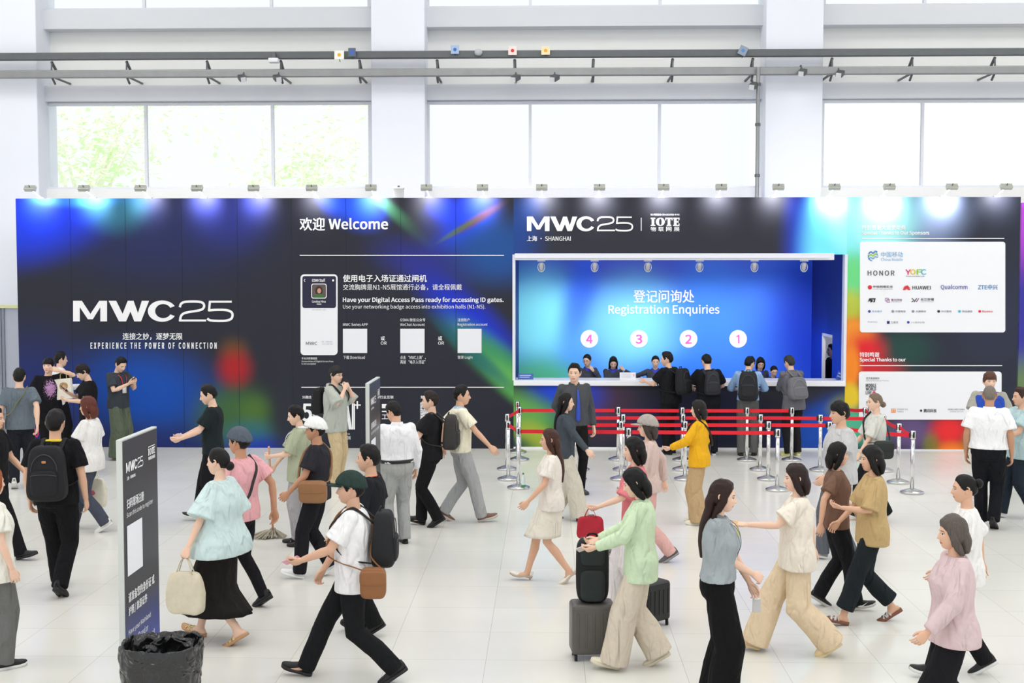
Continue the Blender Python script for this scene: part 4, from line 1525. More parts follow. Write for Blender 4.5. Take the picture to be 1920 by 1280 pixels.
# ---- torso tables: height above the pelvis, half width, half depth, forward shift
TT = np.array([-.12, -.07, -.02, .03, .10, .17, .25, .32, .39, .44, .475, .505])
TM = dict(rx=np.array([.100, .150, .166, .166, .154, .148, .156, .168, .175, .168, .128, .070]), ry=np.array([.080, .102, .109, .108, .103, .101, .108, .116, .113, .098, .080, .062]), oy=np.array([-.005, -.008, -.010, -.008, 0, .002, 0, -.002, -.008, -.012, -.014, -.012]))
TF = dict(rx=np.array([.105, .158, .172, .168, .142, .128, .136, .148, .152, .146, .112, .062]), ry=np.array([.080, .100, .108, .104, .092, .086, .098, .112, .103, .086, .070, .055]), oy=np.array([-.005, -.008, -.010, -.008, 0, .002, .008, .012, .0, -.008, -.012, -.012]))

ARMS = {   # wrist target of the right arm (x out, y forward, z up from the ground), elbow pull, palm direction, finger curl
    'hang': ((.255, .03, .885), (.5, -1, 0), (-1, .1, 0), .35), 'fwd': ((.225, .25, .95), (.5, -1, -.2), (-1, 0, 0), .4), 'back': ((.26, -.20, .925), (.6, -1, 0), (-1, 0, 0), .4),
    'phone': ((.075, .30, 1.14), (.7, -.4, -1), (-.3, -.25, 1), .55), 'phone_high': ((.07, .30, 1.26), (.7, -.3, -1), (-.3, -.6, .8), .55), 'mouth': ((.075, .19, 1.385), (.7, .1, -1), (-.6, -.7, .2), .6), 'brow': ((.06, .20, 1.53), (1, .1, -.2), (-.5, -.9, -.2), .45),
    'counter': ((.17, .36, 1.10), (.8, -.5, -.6), (0, .1, -1), .2), 'hold_fwd': ((.16, .36, 1.06), (.6, -.6, -.6), (-.5, 0, .7), .6), 'reach_side': ((.56, .26, 1.46), (.2, -.3, -1), (0, .6, .6), .1), 'push': ((.10, .44, 1.20), (.7, -.3, -1), (-.2, .9, .2), .1),
    'carry': ((.27, .06, .885), (.4, -1, 0), (-1, 0, 0), .95), 'strap': ((.13, .14, 1.24), (.7, -.2, -1), (.2, -1, .1), .9), 'mop_hi': ((.10, .30, 1.13), (.7, -.5, -.6), (-1, 0, .1), .95), 'mop_lo': ((.06, .32, .92), (.5, -.7, -.6), (-1, 0, .1), .95),
    'cross_hi': ((-.06, .26, 1.09), (1, .1, -.6), (-.2, -1, .2), .6), 'low_fwd': ((.10, .26, .90), (.8, -.6, -.3), (-.6, -.4, -.4), .6), 'out_fwd': ((.22, .46, 1.10), (.4, -.6, -.8), (-.5, 0, -.8), .3), 'down_fwd': ((.26, .34, .96), (.4, -1, -.2), (-.9, 0, -.3), .3), 'behind': ((.05, -.20, .96), (1, -.3, 0), (0, -1, 0), .6),
}


def two_bone(a, b, l1, l2, pole):
    a, b = np.asarray(a, float), np.asarray(b, float)
    d = b - a
    L = np.linalg.norm(d)
    if L > (l1 + l2) * .998:
        b = a + d * ((l1 + l2) * .998 / L)
        d = b - a
        L = np.linalg.norm(d)
    u = d / L
    x = (l1 * l1 - l2 * l2 + L * L) / (2 * L)
    h = math.sqrt(max(l1 * l1 - x * x, 0))
    p = np.asarray(pole, float)
    p = unit(p - u * np.dot(p, u))
    return a + u * x + p * h, b


class Person:
    def __init__(s, label, head=None, H=1.70, Y=None, yaw=0, sex='m', tone='fair', lean=0, stride=0, lead='R', arms=('hang', 'hang'), look=0, nod=0, hair=('short', (24, 21, 20)), top=None, bottom=None, shoes=None,
                 girth=1.0, at=None, hips=0, vox=None, foot=None, cat='person'):
        s.label, s.sex, s.yaw = label, sex, yaw
        if Y is not None:                      # depth known: the height follows from the photo
            p = P(head[0], head[1], Y)
            H = p.z
            xy = (p.x, Y)
        elif at is not None:
            xy = at
        else:
            p = G(head[0], head[1], H)
            xy = (p.x, p.y)
        s.k = H / 1.70
        s.base = np.array([xy[0], xy[1], 0.0])
        s.Rz = rot('Z', yaw)
        fem = sex == 'f'
        T = TF if fem else TM
        s.T = T
        s.girth = girth
        s.fem = fem
        depth = xy[1]
        s.vox = vox or (.0085 if depth < 10.5 else .0105 if depth < 14 else .0125)
        # legs
        hw = .088
        zr = .0
        an = {}
        L1, L2 = .425, .405
        for side, sg in (('R', 1), ('L', -1)):
            if stride:
                f = 1 if side == lead else -1
                pit = 14 if f > 0 else -32
                y = f * stride / 2
                q = R(abs(pit))
                z = (.06 * math.sin(q) + .085 * math.cos(q)) if pit > 0 else (.13 * math.sin(q) + .085 * math.cos(q))
                x = sg * .075
                if pit < 0:
                    y += .05
            else:
                pit, x, z = 0, sg * .105, .085
                y = (.03 if side == lead else -.03)
            an[side] = [np.array([x, y, z]), pit]
        dz = 0
        for side, sg in (('R', 1), ('L', -1)):
            a = an[side][0]
            hd = (a[0] - sg * hw) ** 2 + a[1] ** 2
            dz = min(dz, a[2] + math.sqrt(max((L1 + L2) ** 2 * .995 - hd, .1)) - .90)
        dz += hips
        s.pel = np.array([0, 0, .93 + dz])
        s.leanR = rot('X', -lean)
        s.lean = lean
        s.legs = {}
        for side, sg in (('R', 1), ('L', -1)):
            hip = np.array([sg * hw, -.005, .90 + dz])
            kn, ank = two_bone(hip, an[side][0], L1, L2, (sg * .12, 1, 0))
            s.legs[side] = (hip, kn, ank, an[side][1])
        # spine, head
        nb = s.sp(0, -.012, .50)
        hr = rot('Z', look) @ rot('X', -(lean * .55 + nod))
        s.hr = hr
        s.hc = nb + s.leanR @ np.array([0, .012, .03]) + hr @ np.array([0, .015, .125])
        s.nb = nb
        if at is None:                         # the head, not the hips, stands where the photo shows it
            s.base[:2] -= (s.Rz @ s.hc)[:2] * s.k
        # arms
        sw = .142 if fem else .170
        s.arms = {}
        for side, sg, nm in (('L', -1, arms[0]), ('R', 1, arms[1])):
            if isinstance(nm, str):
                tgt, pole, palm, curl = ARMS[nm]
            else:
                tgt, pole, palm, curl = nm
            m = np.array([sg, 1, 1])
            sh = s.sp(sg * sw, -.012, .462)
            el, wr = two_bone(sh, np.array(tgt) * m + (0, 0, dz), .285, .25, np.array(pole) * m)
            d = unit(wr - el)
            z = -np.array(palm) * m
            z = unit(z - d * np.dot(z, d))
            x = np.cross(d, z)
            s.arms[side] = (sh, el, wr, np.stack([x, d, z], 1), curl)
        s.root = thing('person', label, cat, tuple(s.base), 'people in the hall')
        s.mats = skin_mats(tone)
        s.body()
        if hair:
            s.hair(*hair)
        if top:
            s.top(**top)
        if bottom:
            s.bottom(**bottom)
        if shoes:
            s.shoes(**shoes)

    # -- frames
    def sp(s, x, y, t):
        """point of the trunk frame"""
        w = float(sst(t, -.04, .14)) if t > -.04 else 0.0
        v = np.array([x, y, t])
        return s.pel + rot('X', -s.lean * w) @ v

    def w(s, V):
        return (np.asarray(V, float) @ s.Rz.T) * s.k

    def world(s, p):
        return s.base + s.w(p)

    def emit(s, name, mb, mats, parent=None, smooth=True):
        V = s.w(np.concatenate(mb.v))
        return mkobj(name, V, mb.f, mats, parent or s.root, smooth, mb.m)

    def remesh(s, o, vox, disp=0.0, dsize=.12, extra=None, smooth=2):
        m = o.modifiers.new('r', 'REMESH')
        m.mode = 'VOXEL'
        m.voxel_size = vox * s.k
        m.use_smooth_shade = True
        if smooth:
            m = o.modifiers.new('s', 'SMOOTH')
            m.iterations = smooth
            m.factor = .5
        if disp:
            key = 'folds%d' % int(dsize * 1000)
            t = bpy.data.textures.get(key) or bpy.data.textures.new(key, 'CLOUDS')
            t.noise_scale = dsize
            t.noise_depth = 2
            m = o.modifiers.new('d', 'DISPLACE')
            m.texture = t
            m.texture_coords = 'LOCAL'
            m.strength = disp
            m.mid_level = .5
        JOBS.append((o, extra))

    def torso(s, mb, t0, t1, off=0.0, flare=0.0, n=22, e=1.0, k=18, loose=0.0, straight=False):
        ts = np.linspace(t0, t1, k)
        V, F = [], []
        for t in ts:
            tq = max(t, -.02) if straight else t          # cloth hangs straight below the hips
            rx = np.interp(tq, TT, s.T['rx']) * s.girth + off + loose * (1 - sst(t, .25, .48))
            ry = np.interp(tq, TT, s.T['ry']) * s.girth ** 1.3 + off + loose * .55 * (1 - sst(t, .25, .48))
            if straight:
                rx = max(rx, (.136 if s.fem else .156) * s.girth + off * .6) if t < .38 else rx
            fl = flare * (1 - sst(t, t0, t0 + .25))
            oy = np.interp(t, TT, s.T['oy'])
            w = float(sst(t, -.04, .14))
            rr = rot('X', -s.lean * w)
            for j in range(n):
                a = 2 * math.pi * j / n
                c, q = math.cos(a), math.sin(a)
                x = (rx + fl) * math.copysign(abs(c) ** .85, c)
                y = (ry + fl) * math.copysign(abs(q) ** .9, q) + oy
                V.append(s.pel + rr @ np.array([x, y, t]))
        for i in range(k - 1):
            for j in range(n):
                F.append((i * n + j, i * n + (j + 1) % n, (i + 1) * n + (j + 1) % n, (i + 1) * n + j))
        F.append(tuple(range(n))[::-1])
        F.append(tuple((k - 1) * n + j for j in range(n)))
        mb.add(V, F)
        return mb

    def body(s):
        f = .9 if s.fem else 1.0
        g = s.girth ** .6
        mb = MB()
        s.torso(mb, -.11, .505, -.014)
        hr = s.hr
        v, q = tube([s.sp(0, -.012, .44), s.nb, s.nb * .5 + (s.hc + hr @ (0, -.02, -.07)) * .5, s.hc + hr @ (0, -.016, -.05), s.hc + hr @ (0, -.01, .0)], [.062 * f, .057 * f, .053 * f, .053 * f, .05], 14)
        mb.add(v, q)
        for side in 'LR':
            hip, kn, an, pit = s.legs[side]
            v, q = tube([hip + (0, 0, .03), hip * .6 + kn * .4, kn, kn * .66 + an * .34 + (0, -.012, 0), kn * .25 + an * .75, an, an + (0, .01, -.03)], [.074 * g, .071 * g, .050 * g, .052 * g, .038, .035, .036], 14, (1, 0, 0), True)
            mb.add(v, q)
            F3 = rot('X', pit)
            v, q = tube([an + F3 @ np.array(c) for c in ((0, -.035, -.045), (0, .02, -.04), (0, .09, -.06), (0, .15, -.068))], [(.028, .03), (.034, .032), (.038, .018), (.03, .012)], 12, (1, 0, 0), True)
            mb.add(v, q)
            sh, el, wr, hm, curl = s.arms[side]
            sg = 1 if side == 'R' else -1
            v, q = tube([s.sp(sg * .07, -.012, .455), sh], [.05 * f, .052 * f], 12, (0, 0, 1), True)
            mb.add(v, q)
            v, q = tube([sh, sh * .55 + el * .45, el, el * .72 + wr * .28, wr], [.05 * f * g, .045 * f * g, .037 * f, .038 * f, .0255 * f], 12, (0, 1, .2), True)
            mb.add(v, q)
        ex = MB()
        ex.add(s.w(HEADV @ (hr * (np.array([.95, .96, .97]) if s.fem else 1)).T + s.hc), HEADF)
        ex.m = list(HEADM)
        for side in 'LR':
            sh, el, wr, hm, curl = s.arms[side]
            v, q = hand_geo(side, curl)
            ex.add(s.w((v * (.93 if s.fem else 1.0)) @ hm.T + wr), q)
        o = s.emit('body', mb, s.mats)
        s.remesh(o, s.vox, 0, 0, ex, 3)
        s.bodyo = o

    def hair(s, style, col, seed=1, extra=None, **kw):
        hm = hair_mat(col)
        st = {'bun': 'tied', 'pony': 'tied', 'lowbun': 'tied'}.get(style, style)
        V, F = hair_cached(st, seed)
        mb = MB().add(V @ s.hr.T + s.hc, F)
        H = lambda p: s.hr @ np.array(p) + s.hc
        if style in ('bun', 'lowbun'):
            z = .05 if style == 'bun' else -.03
            v, f = superell((0, 0, 0), (.042, .036, .04), 1, 18, 12)
            mb.add((v + (0, -.118, z)) @ s.hr.T + s.hc, f)
        if style == 'pony':
            pts = smooth_path([H((0, -.095, .03)), H((0, -.135, .0)), H((0, -.14, -.08)), H((0, -.125, -.17)), H((0, -.115, -.23))], 4)
            v, f = tube(pts, np.interp(range(len(pts)), [0, 4, 10, len(pts) - 1], [.018, .03, .03, .008]), 12, (1, 0, 0), True)
            mb.add(v, f)
        if style in ('long', 'bob'):
            L = .40 if style == 'long' else .17
            L = kw.get('length', L)
            # back curtain follows the nape and the back of the trunk
            down = [H((0, -.06, .02)), H((0, -.085, -.05)), H((0, -.088, -.11))]
            b0 = s.nb + s.leanR @ np.array([0, -.085, -.02])
            if L > .2:
                down += [b0 + s.leanR @ np.array([0, -.012, -.05]), b0 + s.leanR @ np.array([0, -.028, -.17 * L / .4]), b0 + s.leanR @ np.array([0, -.03, -.28 * L / .4])]
                rad = [(.07, .045), (.082, .045), (.085, .038), (.092, .036), (.082, .03), (.045, .014)]
            else:
                rad = [(.07, .05), (.08, .05), (.076, .035)]
            v, f = tube(smooth_path(down, 4), [tuple(x) for x in np.stack([np.interp(np.linspace(0, len(rad) - 1, (len(rad) - 1) * 4 + 1), range(len(rad)), [r[i] for r in rad]) for i in (0, 1)], 1)], 18, (1, 0, 0), True)
            mb.add(v, f)
            for sg in (-1, 1):
                pts = [H((sg * .066, .02, .05)), H((sg * .078, .012, -.02)), H((sg * .074, -.02, -.09)), H((sg * .07, -.045, -.13))]
                rr = [(.02, .026), (.016, .03), (.018, .03), (.014, .02)]
                if L > .2:
                    q = s.nb + s.leanR @ np.array([sg * .085, -.02, -.06])
                    pts += [q, q + s.leanR @ np.array([sg * .01, -.02, -.16])]
                    rr += [(.03, .028), (.012, .01)]
                v, f = tube(pts, rr, 10, (1, 0, 0), True)
                mb.add(v, f)
        o = s.emit('hair', mb, hm)
        return o

    def sleeve(s, mb, side, frac, r0, r1, r2=None):
        sh, el, wr, hm, curl = s.arms[side]
        sg = 1 if side == 'R' else -1
        inner = s.sp(sg * .06, -.012, .45)
        if frac <= 1:
            v, f = tube([inner, sh, sh + (el - sh) * frac * .5, sh + (el - sh) * frac], [r0 * .8, r0 * .9, (r0 + r1) / 2, r1], 14, (0, 1, .2))
            v2, f2 = superell(sh + (0, 0, -.006), (r0 * .9,) * 3, 1, 14, 10)
            mb.add(v2, f2)
        else:
            en = el + (wr - el) * (frac - 1)
            v, f = tube([inner, sh, sh * .5 + el * .5, el - (el - sh) * .03, el + (en - el) * .5, en], [r0 * .8, r0 * .9, r1 * 1.02, r1, (r1 + r2) / 2 * 1.05, r2], 14, (0, 1, .2))
            v2, f2 = superell(sh + (0, 0, -.006), (r0 * .9,) * 3, 1, 14, 10)
            mb.add(v2, f2)
            v2, f2 = superell(el, (r1 * 1.0,) * 3, 1, 14, 10)
            mb.add(v2, f2)
        mb.add(v, f)

    def top(s, kind='tee', col=(30, 30, 32), sleeve='short', hem=-.08, loose=.012, collar=None, name=None, folds=.007, off=.016, flare=.0, open_=None, m=None):
        mb = MB()
        s.torso(mb, hem, .50, off, flare, loose=loose, straight=True)
        f = .9 if s.fem else 1.0
        r0 = (.058 if s.fem else .066) * s.girth ** .5 + off * .4
        for side in 'LR':
            if sleeve == 'short':
                s.sleeve(mb, side, .74, r0, r0 * 1.06 + loose * .5)
            elif sleeve == 'elbow':
                s.sleeve(mb, side, .98, r0, r0 * 1.02 + loose * .6)
            elif sleeve == 'long':
                s.sleeve(mb, side, 1.97, r0, .050 * f + loose * .5, .038 * f + loose * .3)
            elif sleeve == 'rolled':
                s.sleeve(mb, side, 1.35, r0, .056 * f + loose * .5, .052 * f + loose * .3)
        nm = name or {'tee': 'tee_shirt', 'shirt': 'shirt', 'jacket': 'jacket', 'hoodie': 'hoodie', 'polo': 'polo_shirt', 'blouse': 'blouse', 'dress': 'dress'}[kind]
        cm_ = m or cloth(col)
        # neckband
        if kind == 'hoodie':
            v, q = tube(smooth_path([s.sp(.09, .03, .47), s.sp(.06, -.08, .50), s.sp(0, -.11, .51), s.sp(-.06, -.08, .50), s.sp(-.09, .03, .47)], 4), [.032] * 17, 10, (0, 0, 1), True)
            mb.add(v, q)
        o = s.emit(nm, mb, cm_)
        s.remesh(o, max(s.vox, .010), folds, .11)
        if kind in ('tee', 'hoodie', 'dress', 'blouse'):
            s.ring('neckband', .072 * f, .066 * f, .489, .008, cm_, o)
        else:
            s.collar(collar or col, o, f, stand=(kind == 'shirt'))
        s.topo = o
        return o

    def ring(s, name, rx, ry, t, r, m, parent):
        pts = [s.sp(rx * math.cos(a), ry * math.sin(a) - .012, t + .012 * (-math.sin(a))) for a in np.linspace(0, 2 * math.pi, 25)]
        v, f = tube(pts, [r] * 25, 8, (0, 0, 1))
        return s.emit(name, MB().add(v, f), m, parent)

    def collar(s, col, parent, f, stand=False):
        """folded collar, open at the throat"""
        V, F = [], []
        n = 30
        hi = .055 if stand else .045
        for i in range(n + 1):
            a = math.radians(90 + 18 + (360 - 36) * i / n)
            c, q = math.cos(a), math.sin(a)
            fr_ = max(0, q)
            for (r, t) in ((.062, .484 + .01), (.060, .484 + hi - .022 * fr_), (.068, .484 + hi - .004 - .022 * fr_), (.088 + .012 * fr_, .484 - .010 - .032 * fr_), (.082 + .012 * fr_, .484 - .016 - .032 * fr_)):
                V.append(s.sp(r * f * c, r * f * q - .012 + .004 * fr_, t))
        for i in range(n):
            for j in range(4):
                F.append((i * 5 + j, (i + 1) * 5 + j, (i + 1) * 5 + j + 1, i * 5 + j + 1))
        return s.emit('collar', MB().add(V, F), cloth(col), parent)

    def bottom(s, kind='trousers', col=(24, 24, 26), fit='straight', waist=.09, off=.017, name=None, hem=None, m=None, belt=None, folds=.008):
        cm_ = m or cloth(col)
        mb = MB()
        if kind in ('trousers', 'shorts'):
            s.torso(mb, -.10, waist, off, k=10)
            rt, rk, ra = {'slim': (.088, .066, .054), 'straight': (.098, .080, .074), 'wide': (.098, .116, .124), 'crop': (.098, .086, .088)}[fit]
            g = s.girth ** .6
            for side in 'LR':
                hip, kn, an, pit = s.legs[side]
                F3 = rot('X', pit * .4)
                end = an + F3 @ np.array([0, .0, -.038 if fit != 'crop' else .06])
                if kind == 'shorts':
                    v, f = tube([hip + (0, 0, .05), hip * .6 + kn * .4, hip * .12 + kn * .88], [rt * g, rt * g, rt * .98], 16, (1, 0, 0))
                else:
                    v, f = tube([hip + (0, 0, .05), hip * .55 + kn * .45, kn, kn * .5 + an * .5 + (0, -.006, 0), end], [rt * g, max(rt, (rt + rk) / 2) * g, rk, (rk + ra) / 2, ra], 16, (1, 0, 0))
                mb.add(v, f)
            v, f = superell(s.pel + (0, -.006, -.06), (.12 * s.girth, .105, .10), .9, 18, 12)
            mb.add(v, f)
        else:
            # skirt or dress skirt: rings from waist to hem, swung over the legs
            zh = hem or .30
            n, k = 48, 14
            V, F = [], []
            la, ra_ = s.legs['L'], s.legs['R']
            for i in range(k):
                u = i / (k - 1)
                z = (s.pel[2] + waist) * (1 - u) + zh * u
                t = z - s.pel[2]
                if t > -.07:
                    rx = np.interp(t, TT, s.T['rx']) + off + .012
                    ry = np.interp(t, TT, s.T['ry']) + off + .012
                    cy = np.interp(t, TT, s.T['oy'])
                else:
                    ys = []
                    for lg in (la, ra_):
                        zz = [lg[0][2], lg[1][2], lg[2][2]]
                        ys.append(np.interp(-z, [-q for q in zz], [lg[0][1], lg[1][1], lg[2][1]]))
                    sp_ = abs(ys[0] - ys[1]) / 2
                    cy = (ys[0] + ys[1]) / 2
                    fl = (-.07 - t)
                    rx = .19 + .10 * fl
                    ry = .135 + .06 * fl + sp_
                for j in range(n):
                    a = 2 * math.pi * j / n
                    pl_ = 1 + .035 * u * math.sin(a * 12) * (1 if kind == 'pleated' else .5)
                    V.append((rx * pl_ * math.cos(a), cy + ry * pl_ * math.sin(a), z))
            for i in range(k - 1):
                for j in range(n):
                    F.append((i * n + j, (i + 1) * n + j, (i + 1) * n + (j + 1) % n, i * n + (j + 1) % n))
            F.append(tuple(range(n)))
            F.append(tuple((k - 1) * n + j for j in range(n))[::-1])
            mb.add(V, F)
            o = s.emit(name or 'skirt', mb, cm_)
            s.boto = o
            return o
        o = s.emit(name or kind, mb, cm_)
        s.remesh(o, max(s.vox, .010), folds, .13)
        s.boto = o
        if belt:
            pts = [s.sp(c * (np.interp(waist - .02, TT, s.T['rx']) * s.girth + off + .006), q * (np.interp(waist - .02, TT, s.T['ry']) * s.girth ** 1.3 + off + .006), waist - .015) for c, q in [(math.cos(a), math.sin(a)) for a in np.linspace(0, 2 * math.pi, 29)]]
            v, f = tube(pts, [(.005, .019)] * 29, 8, (0, 0, .01) if False else (1, 0, 0))
            V, F = [], []
            for i, p in enumerate(pts):
                c = s.sp(0, 0, waist - .015)
                d = unit(np.array(p) - c)
                for (r, z) in ((0, -.02), (.012, -.02), (.012, .02), (0, .02)):
                    V.append(np.array(p) + d * r + (0, 0, z))
            for i in range(28):
                for j in range(4):
                    F.append((i * 4 + j, (i + 1) * 4 + j, (i + 1) * 4 + (j + 1) % 4, i * 4 + (j + 1) % 4))
            s.emit('belt', MB().add(V, F), mat('belt_leather', belt, .4), o)
        return o

    def shoes(s, kind='sneaker', col=(30, 30, 32), sole=(230, 230, 228), laces=None, only=None):
        um = mat('shoe_upper', col, .5, 0, .08, 20)
        sm = mat('shoe_sole', sole, .6, 0, .05)
        for side in 'LR':
            hip, kn, an, pit = s.legs[side]
            sg = 1 if side == 'R' else -1
            F3 = rot('Z', -sg * 6) @ rot('X', pit)
            tf = lambda V: np.asarray(V, float) @ F3.T + an
            # outline: y, half width
            ol = [(-.068, .012), (-.062, .026), (-.03, .034), (.02, .034), (.07, .041), (.115, .046), (.155, .041), (.182, .026), (.19, .010)]
            hts = {'sneaker': [.050, .080, .092, .086, .062, .046, .040, .034, .026], 'dress': [.045, .07, .080, .072, .05, .038, .034, .030, .022], 'boot': [.09, .13, .135, .13, .075, .052, .044, .036, .026], 'clog': [.028, .03, .034, .06, .068, .066, .058, .046, .03], 'heel': [.05, .058, .04, .032, .030, .034, .032, .027, .02]}.get(kind)
            st = .026 if kind in ('sneaker', 'clog') else .02
            if kind == 'sandal':
                hts = None
                st = .028
            # sole
            V, F = [], []
            pts = [(sx * w * 1.06, y) for sx in (1,) for y, w in ol] + [(-w * 1.06, y) for y, w in ol[::-1]]
            n = len(pts)
            for z in (0, st):
                for x, y in pts:
                    up = .012 * max(0, (y - .12) / .07) ** 2
                    lift = .0
                    if kind == 'heel':
                        lift = .03 * (1 - sst(y, -.02, .09))
                    V.append((x, y, -.085 + z + up + lift))
            F = [(i, (i + 1) % n, n + (i + 1) % n, n + i) for i in range(n)] + [tuple(range(n))[::-1], tuple(range(n, 2 * n))]
            so = MB().add(tf(V), F)
            if kind == 'heel':
                v, f = tube([(0, -.045, -.085), (0, -.045, -.045)], [.010, .016], 10)
                so.add(tf(v), f)
            if kind == 'sandal':
                sh = MB()
                for y0, zt in ((.07, .055), (.11, .045)):
                    for xx in ((1, -1) if True else (1,)):
                        ring = [(math.cos(a) * .043, y0 + xx * .018 * math.cos(a), -.085 + st - .004 + math.sin(a) * (zt - st + .006)) for a in np.linspace(0, math.pi, 13)]
                        v, f = tube(ring, [(.010, .003)] * 13, 8, (0, 1, 0))
                        sh.add(tf(v), f)
                o = s.emit('shoe', sh, um)
                s.emit('sole', so, sm, o)
                continue
            V, F = [], []
            n = 16
            for (y, w), h in zip(ol, hts):
                lift = .03 * (1 - sst(y, -.02, .09)) if kind == 'heel' else 0
                for j in range(n):
                    a = math.pi * j / (n - 1)
                    c, q = math.cos(a), math.sin(a)
                    V.append((w * math.copysign(abs(c) ** .7, c), y, -.085 + st + lift + (h - st * .4) * q ** .75))
            k = len(ol)
            for i in range(k - 1):
                for j in range(n - 1):
                    F.append((i * n + j, (i + 1) * n + j, (i + 1) * n + j + 1, i * n + j + 1))
                F.append((i * n + n - 1, (i + 1) * n + n - 1, (i + 1) * n, i * n))
            F += [tuple(range(n))[::-1], tuple((k - 1) * n + j for j in range(n))]
            if kind == 'heel':
                F = [f for f in F if not all(-.05 < V[i][1] < .06 for i in f)]
            o = s.emit('shoe', MB().add(tf(V), F), um)
            s.emit('sole', so, sm, o)
            if kind in ('sneaker', 'boot'):
                lc = MB()
                for y, z in ((.035, .082), (.052, .072), (.069, .064)) if kind == 'sneaker' else ((.03, .115), (.05, .09), (.069, .072)):
                    for q in (1, -1):
                        v, f = tube([(-.02, y - .006 * q, -.085 + z), (0, y, -.085 + z + .012), (.02, y + .006 * q, -.085 + z)], [.0028] * 3, 6, (0, 1, 0))
                        lc.add(tf(v), f)
                s.emit('laces', lc, mat('laces', laces or sole, .8), o)
            s.shoe_o = o
            s.shoe_tf = tf

    # -- worn extras
    def lanyard(s, col, badge=True, long=.33):
        mb = MB()
        fr_ = lambda x, t: s.sp(x, np.interp(t, TT, s.T['ry']) * s.girth ** 1.3 + np.interp(t, TT, s.T['oy']) + .031, t)
        for sg in (-1, 1):
            pts = [s.sp(0, -.085, .50), s.sp(sg * .07, -.03, .505), fr_(sg * .06, .44), fr_(sg * .035, .32), fr_(sg * .004, .505 - long)]
            v, f = tube(smooth_path(pts, 4), [(.007, .002)] * 17, 6, (1, 0, 0))
            mb.add(v, f)
        o = s.emit('lanyard', mb, mat('lanyard_band', col, .6))
        if badge:
            p = fr_(0, .505 - long - .06)
            s.emit('badge', MB().box(p - (.04, .004, .055), p + (.04, .008, .055)), mat('badge_card', (240, 241, 244), .5, 0, .02), o)

    def tie(s, col):
        mb = MB()
        fr_ = lambda x, t: s.sp(x, np.interp(t, TT, s.T['ry']) + np.interp(t, TT, s.T['oy']) + .034, t)
        V, F = [], []
        for i, (t, w) in enumerate(((.475, .014), (.455, .018), (.44, .013), (.3, .022), (.14, .033), (.06, .036), (.03, .0))):
            q = fr_(0, t)
            if i < 2:
                q = s.sp(0, .068, t)
            for (x, y) in ((-w, 0), (0, .008), (w, 0), (0, -.006)):
                V.append(q + (x, y, 0))
        for i in range(6):
            for j in range(4):
                F.append((i * 4 + j, (i + 1) * 4 + j, (i + 1) * 4 + (j + 1) % 4, i * 4 + (j + 1) % 4))
        s.emit('tie', MB().add(V, F), mat('tie_silk', col, .4))

    def scarf(s, col):
        V, F = [], []
        n = 28
        for i in range(n + 1):
            a = 2 * math.pi * i / n
            c, q = math.cos(a), math.sin(a)
            fr_ = max(0, q)
            for r, t in ((.058, .50), (.075, .525 - .02 * fr_), (.086, .505 - .03 * fr_), (.088 + .02 * fr_, .47 - .07 * fr_ ** 2), (.09 + .025 * fr_, .445 - .11 * fr_ ** 3)):
                V.append(s.sp(r * c, r * q - .006, t))
        for i in range(n):
            for j in range(4):
                F.append((i * 5 + j, (i + 1) * 5 + j, (i + 1) * 5 + j + 1, i * 5 + j + 1))
        s.emit('neck_scarf', MB().add(V, F), mat('scarf_silk', col, .45, 0, .3, 18))

    def glasses(s, col=(40, 40, 44)):
        mb = MB()
        H = lambda p: s.hr @ np.array(p) + s.hc
        for sg in (-1, 1):
            ring = [H((sg * .031 + .019 * math.cos(a), .098 + .0 * a, .000 + .016 * math.sin(a))) for a in np.linspace(0, 2 * math.pi, 19)]
            v, f = tube(ring, [.0018] * 19, 6, s.hr @ np.array([0, 1, 0]))
            mb.add(v, f)
            v, f = tube([H((sg * .05, .097, .004)), H((sg * .076, .06, .006)), H((sg * .080, -.01, .004))], [.0016] * 3, 6)
            mb.add(v, f)
        v, f = tube([H((-.012, .099, .004)), H((0, .102, .006)), H((.012, .099, .004))], [.0016] * 3, 6)
        mb.add(v, f)
        s.emit('glasses', mb, mat('spectacle_frame', col, .3))

    def cap(s, col, peak=True, brim=False, name='cap'):
        X, Y, Z = BASE_HEAD
        a = np.degrees(np.abs(HPH))
        keep = Z > np.interp(a, [0, 60, 110, 180], [.045, .035, .02, .005])
        d = np.stack([X, Y, Z], -1)
        d = d / np.linalg.norm(d, axis=-1, keepdims=True)
        V = (np.stack([X, Y, Z], -1) + d * np.where(keep, .036, .022)[..., None]).reshape(-1, 3)
        F = []
        for i in range(NV - 1):
            for j in range(NU):
                j2 = (j + 1) % NU
                if keep[i, j] or keep[i + 1, j] or keep[i, j2] or keep[i + 1, j2]:
                    F.append((i * NU + j, (i + 1) * NU + j, (i + 1) * NU + j2, i * NU + j2))
        o = s.emit(name, MB().add(V @ s.hr.T + s.hc, F), cloth(col))
        V, F = [], []
        n = 24
        if peak:
            for i in range(n + 1):
                t = R(-62 + 124 * i / n)
                r = .075 * math.cos(t * 1.4)
                for dz in (.004, -.004):
                    V += [(.092 * math.sin(t), .11 * math.cos(t), .04 + dz), (.092 * math.sin(t) * 1.02, .11 * math.cos(t) + max(r, 0), .03 + dz)]
            for i in range(n):
                F += [(4 * i, 4 * i + 4, 4 * i + 5, 4 * i + 1), (4 * i + 2, 4 * i + 3, 4 * i + 7, 4 * i + 6), (4 * i + 1, 4 * i + 5, 4 * i + 7, 4 * i + 3)]
            s.emit('cap_peak', MB().add(np.array(V) @ s.hr.T + s.hc, F), cloth(col), o)
